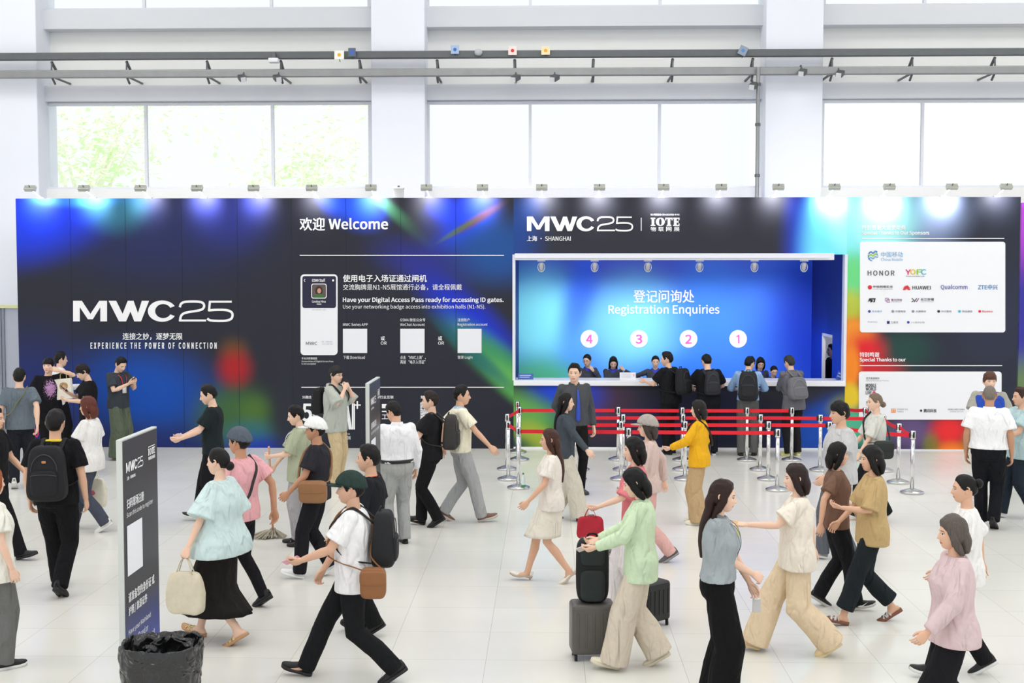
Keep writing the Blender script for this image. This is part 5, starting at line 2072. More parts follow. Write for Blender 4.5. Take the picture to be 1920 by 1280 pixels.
        if brim:
            n = 36
            for i in range(n):
                t = 2 * math.pi * i / n
                c, q = math.cos(t), math.sin(t)
                V += [(.09 * c, .112 * q, .042), (.155 * c, .175 * q, .012), (.155 * c, .175 * q, .006), (.09 * c, .112 * q, .034)]
            for i in range(n):
                j = (i + 1) % n
                for q in range(4):
                    F.append((4 * i + q, 4 * j + q, 4 * j + (q + 1) % 4, 4 * i + (q + 1) % 4))
            s.emit('hat_brim', MB().add(np.array(V) @ s.hr.T + s.hc, F), cloth(col), o)

    def vest(s, col):
        mb = MB()
        s.torso(mb, -.06, .47, .036, loose=.012, straight=True)
        for sg in (-1, 1):
            v, f = tube([s.sp(sg * .10, .06, .43), s.sp(sg * .105, -.01, .50), s.sp(sg * .1, -.08, .44)], [(.05, .02)] * 3, 10, (1, 0, 0), True)
            mb.add(v, f)
        o = s.emit('vest', mb, cloth(col))
        s.remesh(o, .012, .01, .1)

    # -- carried things (top-level)
    def backpack(s, label, col=(26, 26, 28), w=.15, d=.085, h=.22, t=.27, gap=.0, trim=None, x=0, logo=None):
        by = -(np.interp(t, TT, s.T['ry']) * s.girth ** 1.3 + .045 + d + gap) - .01
        c = s.sp(x, by, t)
        root = thing('backpack', label, 'backpack', tuple(s.world(c)), 'backpacks worn in the hall')
        bm_ = mat('pack_fabric', col, .7, 0, .12, 30, .3, .2)
        fr = s.leanR
        em = lambda name, mb, m, par: mkobj(name, s.w(np.concatenate(mb.v) @ fr.T), mb.f, m, par, True, mb.m)
        v, f = superell((0, 0, 0), (w, d, h), .42, 36, 24)
        v = v * np.stack([1 - .12 * (v[:, 2] / h), 1 - .18 * (v[:, 2] / h), np.ones(len(v))], 1)
        main = em('pack_body', MB().add(v, f), bm_, root)
        v, f = superell((0, -d * .85, -h * .32), (w * .74, d * .45, h * .48), .45, 28, 18)
        pk = em('front_pocket', MB().add(v, f), bm_, root)
        zp = mat('zip', tuple(min(255, q + 34) for q in col), .4)
        ar = [(w * .7 * math.cos(a), -d * 1.0 - .0 * a, h * .1 + h * .62 * math.sin(a)) for a in np.linspace(0, math.pi, 17)]
        v, f = tube(ar, [.004] * 17, 6, (0, 1, 0))
        em('zip_line', MB().add(v, f), zp, root)
        ar = [(w * .7 * math.cos(a), -d * 1.32, -h * .05 + h * .06 * math.sin(a)) for a in np.linspace(0, math.pi, 9)]
        v, f = tube(ar, [.0035] * 9, 6, (0, 1, 0))
        em('pocket_zip', MB().add(v, f), zp, pk)
        v, f = tube([(-.03, d * .4, h * .96), (-.025, d * .3, h * 1.12), (.025, d * .3, h * 1.12), (.03, d * .4, h * .96)], [.008] * 4, 8, (0, 1, 0), True)
        em('grab_handle', MB().add(v, f), bm_, root)
        if logo:
            v, f = superell((0, -d * 1.02, h * .45), (.02, .004, .012), .5, 12, 8)
            em('logo_patch', MB().add(v, f), mat('patch', logo, .5), root)
        for sg in (-1, 1):
            fo = np.interp(.36, TT, s.T['ry']) * s.girth ** 1.3 + .045
            pts = [s.sp(sg * .075, -fo - .02, .40), s.sp(sg * .088, -.07, .497), s.sp(sg * .095, -.012, .522), s.sp(sg * .1, .055, .485), s.sp(sg * .115, fo - .005, .38), s.sp(sg * .135, fo - .03, .26), s.sp(sg * .172 * s.girth ** 1, .02, .14), s.sp(sg * .14, -fo - .01, .10)]
            v, f = tube(smooth_path(pts, 4), [(.024, .007)] * 29, 8, (1, 0, 0))
            mkobj('shoulder_strap', s.w(v - c), f, bm_, root, True)
        return root

    def hand(s, side, dist=.10, out=.028):
        sh, el, wr, hm, curl = s.arms[side]
        return wr + hm @ np.array([0, dist, -out]), hm

    def phone(s, side, label, col=(24, 24, 28), screen=(60, 70, 90)):
        p, hm = s.hand(side, .10, .030)
        mb = MB().box((-.036, -.074, -.004), (.036, .074, .004), bev=.003)
        root = thing('smartphone', label, 'phone', tuple(s.world(p)), 'phones in hand')
        V = s.w((np.concatenate(mb.v) @ hm.T))
        mkobj('phone_case', V, mb.f, mat('phone_shell', col, .3), root)
        mb = MB().box((-.033, -.069, -.0048), (.033, .069, -.0042))
        mkobj('phone_screen', s.w(np.concatenate(mb.v) @ hm.T), mb.f, mat('phone_glass', screen, .15, 0, .02), root)

    def tote(s, side, label, col, w=.17, h=.19, d=.05, name='tote_bag', cat='bag', drop=.16, ink=None, at=None, strap=True):
        p, hm = s.hand(side, .09, .02)
        if at is not None:
            p = np.array(at, float)
        root = thing(name, label, cat, tuple(s.world(p + (0, 0, -drop - h))), 'bags carried by visitors')
        bm_ = mat('bag_fabric', col, .75, 0, .1, 20, .3, .2)
        c = np.array([0, 0, 0.])
        v, f = superell((0, 0, 0), (d, w, h), .38, 30, 20)
        v = v * np.stack([1 - .35 * (v[:, 2] / h), 1 - .06 * (v[:, 2] / h), np.ones(len(v))], 1)
        v[:, 0] += .012 * np.sin(v[:, 1] * 30 + v[:, 2] * 22)
        mkobj('bag_body', s.w(v), f, bm_, root, True)
        if strap:
            for sg in (-1, 1):
                pts = [(sg * d * .4, -w * .45, h * .9), (sg * .012, -w * .2, h + drop * .75), (0, 0, h + drop), (sg * .012, w * .2, h + drop * .75), (sg * d * .4, w * .45, h * .9)]
                v, f = tube(smooth_path(pts, 4), [(.010, .003)] * 17, 6, (1, 0, 0))
                mkobj('handle', s.w(v), f, bm_, root, True)
        if ink:
            v, f = superell((-d * .85, 0, -.02), (.012, w * .4, h * .35), .8, 18, 12)
            v2, f2 = superell((d * .85, 0, -.02), (.012, w * .4, h * .35), .8, 18, 12)
            mkobj('printed_motif', s.w(np.concatenate([v])), f, mat('bag_print', ink, .7, 0, .5, 30), root, True)
        return root

    def crossbag(s, label, col, side=1, w=.13, h=.10, d=.045, z=.02, name='shoulder_bag', back=-.02, strap=None):
        """bag at the hip on a strap over the far shoulder"""
        rx = np.interp(z, TT, s.T['rx']) * s.girth + .06
        c = s.sp(side * (rx + d), back, z)
        root = thing(name, label, 'bag', tuple(s.world(c)), 'bags carried by visitors')
        bm_ = mat('bag_leather', col, .5, 0, .1, 20)
        v, f = superell((0, 0, 0), (d, w, h), .42, 28, 18)
        mkobj('bag_body', s.w(v), f, bm_, root, True)
        v, f = superell((side * d * .5, 0, h * .35), (d * .7, w * 1.01, h * .5), .42, 24, 14)
        mkobj('flap', s.w(v), f, bm_, root, True)
        o_ = .05
        for sg in (1, -1):
            fo = np.interp(.3, TT, s.T['ry']) * s.girth ** 1.3 + o_
            pts = [c + (0, sg * w * .8, h * .8), s.sp(side * .12, sg * (fo + .004), .15), s.sp(side * .02, sg * (fo + .004), .30), s.sp(-side * .07, sg * (fo - .03), .42), s.sp(-side * .105, sg * .02, .525)]
            v, f = tube(smooth_path(pts, 4), [(.014, .004)] * 17, 6, (1, 0, 0))
            mkobj('strap', s.w(v - c), f, mat('bag_leather', strap or col, .5, 0, .1, 20), root, True)
        return root


def bake_people():
    dg = bpy.context.evaluated_depsgraph_get()
    dg.update()
    done = []
    for o, ex in JOBS:
        me = bpy.data.meshes.new_from_object(o.evaluated_get(dg))
        done.append((o, ex, me))
    for o, ex, me in done:
        old = o.data
        o.modifiers.clear()
        ms = list(old.materials)
        me.materials.clear()
        for m in ms:
            me.materials.append(m)
        if ex is not None:
            bm = bmesh.new()
            bm.from_mesh(me)
            t = bpy.data.meshes.new('x')
            t.from_pydata([tuple(v) for v in np.concatenate(ex.v)], [], ex.f)
            t.polygons.foreach_set('material_index', ex.m)
            bm.from_mesh(t)
            for f in bm.faces:
                f.smooth = True
            bm.to_mesh(me)
            bm.free()
            bpy.data.meshes.remove(t)
        me.name = old.name
        o.data = me
        bpy.data.meshes.remove(old)
    JOBS.clear()

# ------------------------------------------------------------------ who stands where
K = (22, 20, 20)                     # black hair
BR = (52, 34, 26)
BLK = (26, 26, 29)
PANT = (28, 28, 32)


def tee(col, **k):
    return dict(kind='tee', col=col, **k)


def tr(col=PANT, fit='straight', **k):
    return dict(kind='trousers', col=col, fit=fit, **k)


def sh(kind='sneaker', col=(30, 30, 32), sole=(226, 226, 224), **k):
    return dict(kind=kind, col=col, sole=sole, **k)


def motif(name, col, col2, c, r, amp=1.0):
    """cloth with a printed patch on it, in the garment's own coordinates"""
    m = bpy.data.materials.new(name)
    m.use_nodes = True
    nt = m.node_tree
    b_ = nt.nodes['Principled BSDF']
    fold_nodes(nt)
    tc = nt.nodes['tc']
    mp = nt.nodes.new('ShaderNodeMapping')
    mp.vector_type = 'TEXTURE'
    mp.inputs['Location'].default_value = c
    mp.inputs['Scale'].default_value = r
    nt.links.new(tc.outputs['Object'], mp.inputs[0])
    ln = nt.nodes.new('ShaderNodeVectorMath')
    ln.operation = 'LENGTH'
    nt.links.new(mp.outputs[0], ln.inputs[0])
    ns_ = nt.nodes.new('ShaderNodeTexNoise')
    ns_.inputs['Scale'].default_value = 60
    ns_.inputs['Detail'].default_value = 3
    nt.links.new(tc.outputs['Object'], ns_.inputs['Vector'])
    ad = nt.nodes.new('ShaderNodeMath')
    ad.operation = 'MULTIPLY_ADD'
    nt.links.new(ns_.outputs['Fac'], ad.inputs[0])
    ad.inputs[1].default_value = 2.2
    nt.links.new(ln.outputs['Value'], ad.inputs[2])
    mr = nt.nodes.new('ShaderNodeMapRange')
    mr.inputs['From Min'].default_value = 1.55
    mr.inputs['From Max'].default_value = 1.85
    mr.inputs['To Min'].default_value = amp
    mr.inputs['To Max'].default_value = 0
    nt.links.new(ad.outputs[0], mr.inputs['Value'])
    mx = nt.nodes.new('ShaderNodeMix')
    mx.data_type = 'RGBA'
    mx.inputs[6].default_value = lin(col) + (1,)
    mx.inputs[7].default_value = lin(col2) + (1,)
    nt.links.new(mr.outputs[0], mx.inputs[0])
    nt.links.new(mx.outputs[2], b_.inputs['Base Color'])
    return m


def off_of(yaw, k, x, y, z):
    v = rot('Z', yaw) @ np.array([x, y, z]) * k
    return tuple(v)


# --- clerks behind the counter
def clerk(label, px, py, Y, yaw, look, nod, arms, gl, hairs=('tied', K)):
    p = Person(label, (px, py), Y=Y, yaw=yaw, sex='f', look=look, nod=nod, hair=hairs, arms=arms, lean=4,
               top=dict(kind='jacket', col=(74, 77, 90), sleeve='long', off=.014, loose=.008), bottom=tr((40, 40, 48)), shoes=sh('dress', BLK, BLK))
    p.scarf((44, 64, 206))
    if gl:
        p.glasses()
    return p


clerk('person in grey jacket and blue scarf with glasses, hand at the mouth, desk four', 1101, 664, 23.45, 190, -35, 8, ('mouth', 'low_fwd'), True, ('lowbun', K, 2))
clerk('person in a grey jacket and blue scarf looking down behind desk three, long dark hair', 1150, 667, 23.45, 180, 0, 24, ('low_fwd', 'low_fwd'), False, ('long', K, 3, None))
clerk('person in a grey jacket and blue scarf pointing sideways behind the counter', 1229, 667, 23.35, 176, 4, 4, ('low_fwd', ((.60, .12, 1.42), (.2, -.3, -1), (0, .5, .8), .12)), False, ('lowbun', K, 4))
clerk('person with glasses sitting low behind desk one between two visitors', 1451, 685, 23.3, 185, 5, 16, ('low_fwd', 'low_fwd'), True, ('lowbun', K, 5))
clerk('person with dark bob leaning in behind the light blue shirt', 1426, 670, 23.45, 200, -20, 14, ('low_fwd', 'low_fwd'), True, ('bob', K, 6))
p = Person('person in black standing in the small side doorway of the niche', at=(xni1 + .42, (ya + yb_) / 2 + 1.45), H=1.72, yaw=100, hair=('short', K, 2), arms=('hang', 'low_fwd'), top=tee(BLK), bottom=tr(), shoes=sh())

# --- visitors at the counter
p = Person('person in a black tee with a black backpack talking to the pointing clerk', (1250, 660), Y=22.0, yaw=52, H=1.76, look=18, hair=('short', K, 3), girth=1.15, lean=6, arms=(((.12, .42, 1.20), (.6, -.4, -.8), (.1, .9, .3), .15), 'hang'), top=tee((27, 28, 32)), bottom=tr((26, 27, 32)), shoes=sh('sneaker', BLK, BLK))
p.backpack('black backpack on the man leaning at desk three', (28, 29, 33))
p = Person('person in a black tee seen from behind at desk two, black backpack', (1325, 663), Y=21.95, yaw=8, nod=20, hair=('short', K, 4), girth=1.08, lean=8, arms=('counter', 'counter'), top=tee((27, 28, 33)), bottom=tr((30, 32, 40)), shoes=sh('sneaker', BLK))
p.backpack('slim black backpack on the man at desk two', (42, 43, 50), w=.12, h=.2)
p = Person('person in a light blue shirt and grey trousers leaning at desk one', (1406, 667), Y=21.9, yaw=-8, nod=14, look=-30, hair=('short', K, 5), lean=10, arms=('counter', 'counter'), top=dict(kind='shirt', col=(150, 184, 226), sleeve='rolled', hem=.02), bottom=tr((98, 99, 98)), shoes=sh('dress', (48, 34, 28), (30, 24, 22)))
p.backpack('bulky black backpack on the light blue shirt', (34, 35, 40), w=.16, h=.25, t=.24)
p = Person('person in a grey blazer bending over desk one, yellow shoes', (1480, 666), Y=21.9, yaw=24, nod=10, hair=('short', (52, 50, 48), 6), lean=10, arms=(((.0, .40, 1.16), (.6, -.4, -.8), (0, .2, -1), .4), ((.10, .36, 1.16), (.6, -.4, -.8), (0, .2, -1), .4)), top=dict(kind='jacket', col=(108, 108, 116), sleeve='long', hem=-.14, flare=.02), bottom=tr((34, 34, 38)), shoes=sh('sneaker', (226, 226, 130), (236, 236, 190)))
p.backpack('soft grey bag hanging from the blazer shoulder', (112, 112, 118), w=.17, d=.07, h=.19, t=.20, x=-.06)

# --- left group by the blue wall
p = Person('person in a black tee with purple print raising a hand to the brow', (90, 673), H=1.74, yaw=222, look=-38, nod=-4, hair=('fringe', K, 2), arms=(((.10, .20, 1.52), (1, .1, -.3), (-.4, -.9, -.2), .5), 'hang'), top=tee((26, 25, 30), loose=.03, m=motif('purple_print', (26, 25, 30), (186, 140, 186), off_of(222, 1.02, .02, .14, 1.24), (.13, .13, .19))), bottom=tr(BLK), shoes=sh())
q, hm_ = p.hand('R', .08)
lb = MB()
for x in (-.03, .03):
    v, f = tube(smooth_path([(0, 0, 0), (x, 0, -.16), (x * .9, 0, -.30), (0, 0, -.36)], 4), [(.008, .002)] * 13, 6)
    lb.add(v, f)
tag(lb.obj('badge_ribbon', mat('ribbon_pink', (240, 60, 110), .6), None, True), 'pink badge ribbon dangling from the hand of the purple-print tee', 'ribbon').location = tuple(p.world(q))
p = Person('person in a white shirt standing behind the purple-print tee', (114, 661), H=1.78, yaw=300, look=10, hair=('short', K, 7), arms=('hang', 'phone'), top=dict(kind='shirt', col=(236, 236, 238), sleeve='long'), bottom=tr(BLK), shoes=sh())
g = P(122, 748, 20.5)
t = thing('paper_bag', 'white paper bag with brown drawing held between the left group', 'bag', (g.x, 20.5, g.z), 'bags carried by visitors')
MB().box((-.14, -.05, 0), (.14, .05, .34), bev=.012, rot=Matrix.Rotation(R(-6), 3, 'Y'), about=(0, 0, 0)).obj('bag_body', mat('bag_paper', (236, 232, 218), .7, 0, .04, 6), t)
mb = MB()
for s_ in (-1, 1):
    v, f = tube(smooth_path([(-.06, s_ * .04, .33), (-.05, s_ * .03, .43), (.03, s_ * .03, .43), (.05, s_ * .04, .33)], 4), [.006] * 13, 6)
    mb.add(v, f)
mb.obj('handle', mat('bag_cord', (200, 180, 120), .7), t)
MB().add(*superell((.0, -.052, .22), (.07, .004, .06), .8, 16, 10)).obj('printed_motif', mat('bag_ink', (176, 140, 90), .7, 0, .5, 30), t)
p = Person('person in a black tee and white glasses reading a phone at the wall', (155, 682), H=1.72, yaw=118, nod=26, hair=('fringe', (30, 22, 20), 3), arms=('phone', 'phone_high'), top=tee((27, 26, 29), loose=.03), bottom=tr(BLK), shoes=sh())
p.glasses((230, 230, 232))
p.phone('R', 'phone in the hands of the boy with white glasses')
p = Person('person in a dark grey tee and olive trousers reading a phone by the wall', (226, 668), H=1.75, yaw=242, nod=28, look=-6, hair=('short', K, 8), arms=('phone_high', 'phone_high'), top=tee((62, 68, 76), loose=.02), bottom=tr((94, 104, 88), 'wide'), shoes=sh('sneaker', (112, 84, 66), (150, 120, 96)))
p.phone('L', 'phone in the hands of the olive-trousered man')
p.lanyard((226, 52, 66), True, .22)
p = Person('person in a blue-grey tee with an olive sling bag walking away at far left', (36, 692), H=1.75, yaw=14, stride=.35, hair=('short', K, 9), arms=('hang', 'back'), top=tee((104, 114, 124), loose=.02), bottom=tr((34, 36, 44)), shoes=sh('sneaker', (226, 224, 214)))
p.crossbag('olive sling bag on the back of the blue-grey tee', (120, 122, 56), side=-1, back=-.15, w=.12, h=.14)
p = Person('person in black seen from behind with yellow collar band and black backpack', (104, 768), H=1.82, yaw=4, stride=.5, lead='L', girth=1.06, hair=('short', K, 10), arms=('hang', 'hang'), tone='mid', top=tee((24, 24, 27)), bottom=tr((22, 22, 25)), shoes=sh('sneaker', BLK, BLK))
p.lanyard((236, 210, 50), False)
p.ring('collar_band', .078, .074, .50, .012, mat('lanyard_band', (236, 210, 50), .6), p.root)
p.backpack('large black backpack with small badge on the walking man', (27, 27, 31), w=.165, h=.25, t=.24, logo=(190, 130, 90))
p = Person('person in a white tee with reddish hair hurrying left past the grey tee', (164, 742), H=1.66, yaw=84, stride=.55, sex='f', tone='mid', hair=('bob', (96, 50, 42), 2), arms=('fwd', 'carry'), top=tee((238, 236, 234), loose=.05, hem=-.14), bottom=tr((74, 78, 92)), shoes=sh('sneaker', (232, 230, 226)))
p.tote('R', 'pale tote bag with pink mark beside the white tee', (230, 224, 206), ink=(206, 110, 130))
p = Person('person in a black tee half cut off by the left edge, walking right', (-10, 760), H=1.70, yaw=268, stride=.62, lead='R', hair=('short', K, 3), arms=('fwd', 'back'), tone='mid', top=tee(BLK), bottom=tr((27, 27, 30)), shoes=sh('sneaker', (28, 28, 30), (36, 36, 38)))
p = Person('person with long reddish hair and printed white tee at the bottom left edge', (-14, 880), H=1.60, yaw=322, sex='f', hair=('long', (150, 84, 48), 4), arms=('hang', 'hang'), top=tee((236, 234, 224), loose=.05, hem=-.16, m=motif('ring_print', (236, 234, 224), (150, 110, 90), off_of(322, .94, 0, -.14, 1.16), (.15, .15, .17), .8)), bottom=tr((112, 112, 110)), shoes=sh('sneaker', BLK))
p = Person('person in a dark green tee walking left before the green patch', (390, 722), H=1.74, yaw=98, stride=.4, nod=14, hair=('short', K, 4), arms=('hold_fwd', 'hold_fwd'), top=tee((34, 42, 44)), bottom=tr(), shoes=sh())
p.phone('R', 'phone held out by the dark green tee', (226, 200, 200), (200, 170, 170))
p = Person('person in a wide mint blouse and long black skirt walking left', (408, 838), H=1.68, yaw=74, stride=.5, lead='R', sex='f', hair=('lowbun', K, 5), arms=(((.37, .10, .88), (.6, -1, 0), (-1, 0, 0), .95), 'hang'), top=dict(kind='blouse', col=(206, 226, 226), sleeve='elbow', loose=.10, hem=-.13, flare=.05, off=.02), bottom=dict(kind='pleated', col=(36, 34, 32), hem=.26), shoes=sh('sandal', (214, 196, 146), (196, 150, 110)))
p.tote('L', 'beige tote with straw-coloured straps carried beside the black skirt', (214, 204, 182), w=.17, h=.18, drop=.12)
p = Person('person in a pink top and dark headband walking behind the mint blouse', (447, 803), H=1.70, yaw=66, stride=.5, lead='L', tone='tan', hair=('short', K, 6), arms=('fwd', 'back'), top=tee((232, 172, 178), loose=.03), bottom=tr((26, 25, 30), 'slim'), shoes=sh('sneaker', BLK, BLK))
p.cap((88, 96, 108), False)
p.crossbag('black shoulder bag against the pink top', (24, 24, 28), side=-1, z=.08, w=.12, h=.13)
# cleaner
p = Person('person in a sage shirt and grey trousers leaning on a mop', (554, 761), H=1.62, yaw=100, nod=12, sex='f', girth=1.12, hair=('short', K, 7), arms=(((.06, .33, 1.10), (.6, -.5, -.6), (-1, 0, .2), .95), ((.02, .36, .88), (.5, -.7, -.6), (-1, 0, .1), .95)), top=dict(kind='polo', col=(172, 178, 152), sleeve='elbow', loose=.035, hem=-.14), bottom=tr((168, 164, 168)), shoes=sh('dress', (30, 28, 28), (24, 22, 22)))
p.lanyard((236, 238, 238), False)
a_ = p.world(p.hand('L', .07, .03)[0])
b_ = p.world(p.hand('R', .07, .03)[0])
d_ = unit(a_ - b_)
foot_ = G(512, 1008)
t = thing('mop', 'string mop with wooden handle held by the cleaner', 'mop', (foot_.x, foot_.y, 0))
top_ = (a_ + b_) / 2 + unit((a_ + b_) / 2 - np.array(foot_)) * .22
MB().bar(np.array((0, 0, .06)), top_ - np.array(foot_), .013).obj('handle', mat('mop_wood', (206, 160, 130), .5, 0, .15, 12), t, True)
mb = MB()
rg = random.Random(5)
for k in range(80):
    a = rg.uniform(0, 6.28)
    r = rg.uniform(.10, .24)
    e = (r * math.cos(a) - .07, r * math.sin(a) * .6, .012 + rg.uniform(0, .015))
    v, f = tube(smooth_path([(0, 0, .10), (e[0] * .35, e[1] * .35, .085), (e[0] * .8, e[1] * .8, .035), e], 3), [.008] * 10, 5)
    mb.add(v, f)
mb.obj('mop_strings', mat('mop_cotton', (168, 160, 144), .95, 0, .25, 30), t, True)
MB().add(*superell((0, 0, .09), (.04, .03, .035), .7, 14, 10)).obj('mop_socket', mat('mop_socket', (150, 140, 130), .5), t, True)

p = Person('person in a pale grey hoodie and khaki trousers holding a phone to the mouth', (630, 688), H=1.76, yaw=250, look=-8, nod=0, hair=('fringe', (40, 38, 38), 5), arms=('mouth', 'mouth'), top=dict(kind='hoodie', col=(182, 186, 178), sleeve='elbow', loose=.045, hem=-.16), bottom=tr((204, 184, 146)), shoes=sh())
p.glasses((60, 60, 64))
p.phone('R', 'phone held to the mouth of the grey hoodie', (24, 22, 28))
p.backpack('black backpack worn by the grey hoodie', (24, 24, 27), w=.13, h=.2)
p = Person('person in a white shirt and black belt seen from behind by the middle sign', (738, 753), H=1.665, yaw=26, look=22, nod=18, tone='mid', girth=1.08, hair=('short', K, 8), arms=('phone', 'hang'), top=dict(kind='shirt', col=(240, 240, 244), sleeve='long', hem=.05), bottom=tr((168, 170, 168), belt=(28, 28, 30)), shoes=sh('dress', BLK, BLK))
p = Person('person in a black tee and black trousers walking left, black boots', (806, 735), H=1.68, yaw=86, stride=.28, lead='R', hair=('short', (40, 30, 28), 9), arms=('hold_fwd', 'fwd'), top=tee((32, 32, 35)), bottom=tr((26, 26, 29)), shoes=sh('boot', (26, 26, 28), (30, 30, 32)))
p.backpack('charcoal backpack on the black-clad walker in boots', (54, 53, 52), w=.15, h=.22)
p = Person('person in a cream shirt with pale blue collar striding right', (866, 722), H=1.74, yaw=282, stride=.5, lead='R', look=-6, tone='mid', hair=('short', K, 10), arms=('back', 'down_fwd'), top=dict(kind='polo', col=(242, 236, 214), collar=(176, 208, 230), loose=.02, hem=-.04), bottom=tr((170, 172, 174)), shoes=sh('sneaker', (120, 90, 76), (200, 190, 180)))
p = Person('person in a white cap and dark top with a tan bag, white running shoes', (590, 786), H=1.65, yaw=88, stride=.35, lead='L', hair=('short', K, 2), arms=('fwd', 'carry'), tone='tan', top=dict(kind='tee', col=(46, 46, 52), loose=.03), bottom=tr((32, 32, 37)), shoes=sh('sneaker', (232, 232, 234), (240, 240, 240)))
p.cap((238, 238, 236), True)
p.crossbag('tan leather bag at the hip of the white cap', (150, 108, 72), side=-1, z=.04, w=.15, h=.12)
p = Person('person in black with dark hair between the sign and the white-tee walker', (690, 836), H=1.66, yaw=86, stride=.2, lead='R', hair=('short', K, 3), arms=('fwd', 'hang'), tone='mid', top=tee((34, 36, 40)), bottom=tr((25, 26, 28)), shoes=sh('boot', (24, 24, 26), (28, 28, 30)))
p.lanyard((220, 60, 60), False)
p = Person('person in a white tee and dark green cap striding left with a black backpack', (656, 872), H=1.68, yaw=90, stride=.78, lead='R', tone='mid', hair=('short', K, 4), arms=('hold_fwd', 'low_fwd'), top=tee((242, 241, 242), loose=.035, hem=-.13), bottom=tr((28, 29, 31)), shoes=sh('sneaker', BLK, (40, 40, 42)))
p.cap((46, 62, 58), True)
p.backpack('black backpack on the white-tee walker', (30, 31, 34), w=.14, h=.22)
p.phone('L', 'pink phone in the hand of the white-tee walker', (236, 170, 186), (220, 170, 190))
p.crossbag('brown bag at the hip of the white-tee walker', (140, 92, 54), side=-1, z=-.02, back=-.2, w=.1, h=.12)

# --- middle
p = Person('person in a charcoal shirt and blue tie standing guard before the queue posts', (1077, 683), Y=17.9, yaw=200, look=-30, nod=0, hair=('short', K, 5), arms=('hang', 'behind'), top=dict(kind='shirt', col=(78, 81, 86), sleeve='long', hem=-.03, loose=.015), bottom=tr((26, 26, 28), 'slim'), shoes=sh('dress', (74, 76, 80), (60, 62, 66)))
p.tie((50, 78, 186))
p = Person('person in a slate jacket and cream trousers passing before the guard', (1062, 738), H=1.62, yaw=262, stride=.42, lead='R', sex='f', hair=('long', K, 6), arms=('hang', 'down_fwd'), top=dict(kind='jacket', col=(72, 80, 88), sleeve='long', loose=.02), bottom=tr((214, 208, 194), 'wide'), shoes=sh('dress', (110, 96, 84), (90, 78, 70)))
p = Person('person in a cream dress and white heels with brown hair walking left', (1030, 803), H=1.58, yaw=92, stride=.5, lead='R', sex='f', tone='mid', hair=('long', (70, 46, 38), 7), arms=('fwd', 'hang'), top=dict(kind='dress', col=(236, 230, 220), name='dress_top', loose=.04, hem=-.10), bottom=dict(kind='skirt', col=(234, 228, 214), hem=.52), shoes=sh('heel', (232, 228, 218), (190, 176, 160)))
p = Person('person in dusty pink with grey cap walking left, grey sneakers', (1213, 776), H=1.62, yaw=88, stride=.62, lead='R', sex='f', hair=('bob', (70, 62, 58), 8), arms=('fwd', 'back'), top=dict(kind='blouse', col=(214, 190, 182), sleeve='long', loose=.04), bottom=tr((226, 178, 172), 'straight'), shoes=sh('sneaker', (96, 94, 96), (150, 148, 150)))
p.cap((176, 168, 162), True)
p = Person('person in a rose red top half hidden by the mint jacket', (1188, 822), H=1.62, yaw=92, stride=.4, lead='R', sex='f', hair=('bob', K, 9), arms=('hold_fwd', 'hang'), top=dict(kind='blouse', col=(226, 128, 136), sleeve='elbow', loose=.03), bottom=tr((232, 226, 226), 'wide'), shoes=sh('sneaker', (230, 230, 230)))
p.tote('L', 'red handbag carried by the rose red top', (176, 40, 56), w=.13, h=.11, drop=.08)
p = Person('person in a mint green jacket and beige trousers with black suitcases', (1190, 878), H=1.61, yaw=84, stride=.42, lead='L', nod=16, sex='f', hair=('bob', (20, 19, 20), 10, None), arms=('hold_fwd', 'hold_fwd'), top=dict(kind='jacket', col=(206, 226, 192), sleeve='long', loose=.035, hem=-.16, off=.02), bottom=tr((216, 204, 186), 'wide'), shoes=sh('sneaker', (226, 218, 196), (222, 212, 190)))
p.phone('L', 'phone in the hands of the mint green jacket', (210, 200, 196), (230, 230, 236))
p = Person('person in a yellow top and tan trousers with a black hip bag', (1309, 752), H=1.55, yaw=72, sex='f', hair=('bob', (34, 30, 30), 2), arms=('hold_fwd', 'hang'), top=dict(kind='jacket', col=(240, 180, 40), sleeve='long', loose=.04, hem=-.12), bottom=tr((196, 166, 126), 'wide'), shoes=sh('sneaker', (240, 234, 214), (236, 232, 220)))
p.crossbag('black hip bag on the yellow top', (28, 30, 30), side=1, z=.06, w=.14, h=.11, back=.03)

# --- foreground woman
p = Person('person in a grey polo shirt and wide black trousers standing in profile in front', (1356, 901), H=1.66, yaw=262, look=-4, nod=6, sex='f', girth=1.06, hair=('long', (46, 30, 26), 3), vox=.0075,
           arms=(((.10, .26, .86), (.6, -1, 0), (-.8, -.3, 0), .5), ((-.04, .25, 1.0), (.35, -1, -.3), (-.3, -1, .1), .55)),
           top=dict(kind='polo', col=(160, 168, 172), collar=(128, 136, 140), sleeve='short', loose=.025, hem=.04, folds=.008), bottom=tr((21, 21, 22), 'wide', waist=.12), shoes=sh('dress', BLK, BLK))
p.lanyard((96, 130, 136), True, .30)
q, hm_ = p.hand('L', .12, .02)
t = thing('badge_case', 'clear badge case held low by the woman in the grey polo', 'badge', tuple(p.world(q - np.array([0, 0, .06]))))
MB().box((-.03, -.004, -.05), (.03, .004, .05), bev=.003).obj('case', mat('clear_plastic', (206, 204, 204), .2), t)
MB().box((-.02, -.006, .045), (.02, .006, .06), bev=.002).obj('clip', CHROME, t)
v, f = superell((0, 0, 0), (.006, .006, .006), 1, 8, 6)
for sg in (-1,):
    e_ = p.emit('earring', MB().add((v + (sg * .084, -.012, -.034)) @ p.hr.T + p.hc, f), mat('pearl', (240, 236, 230), .2), p.root)

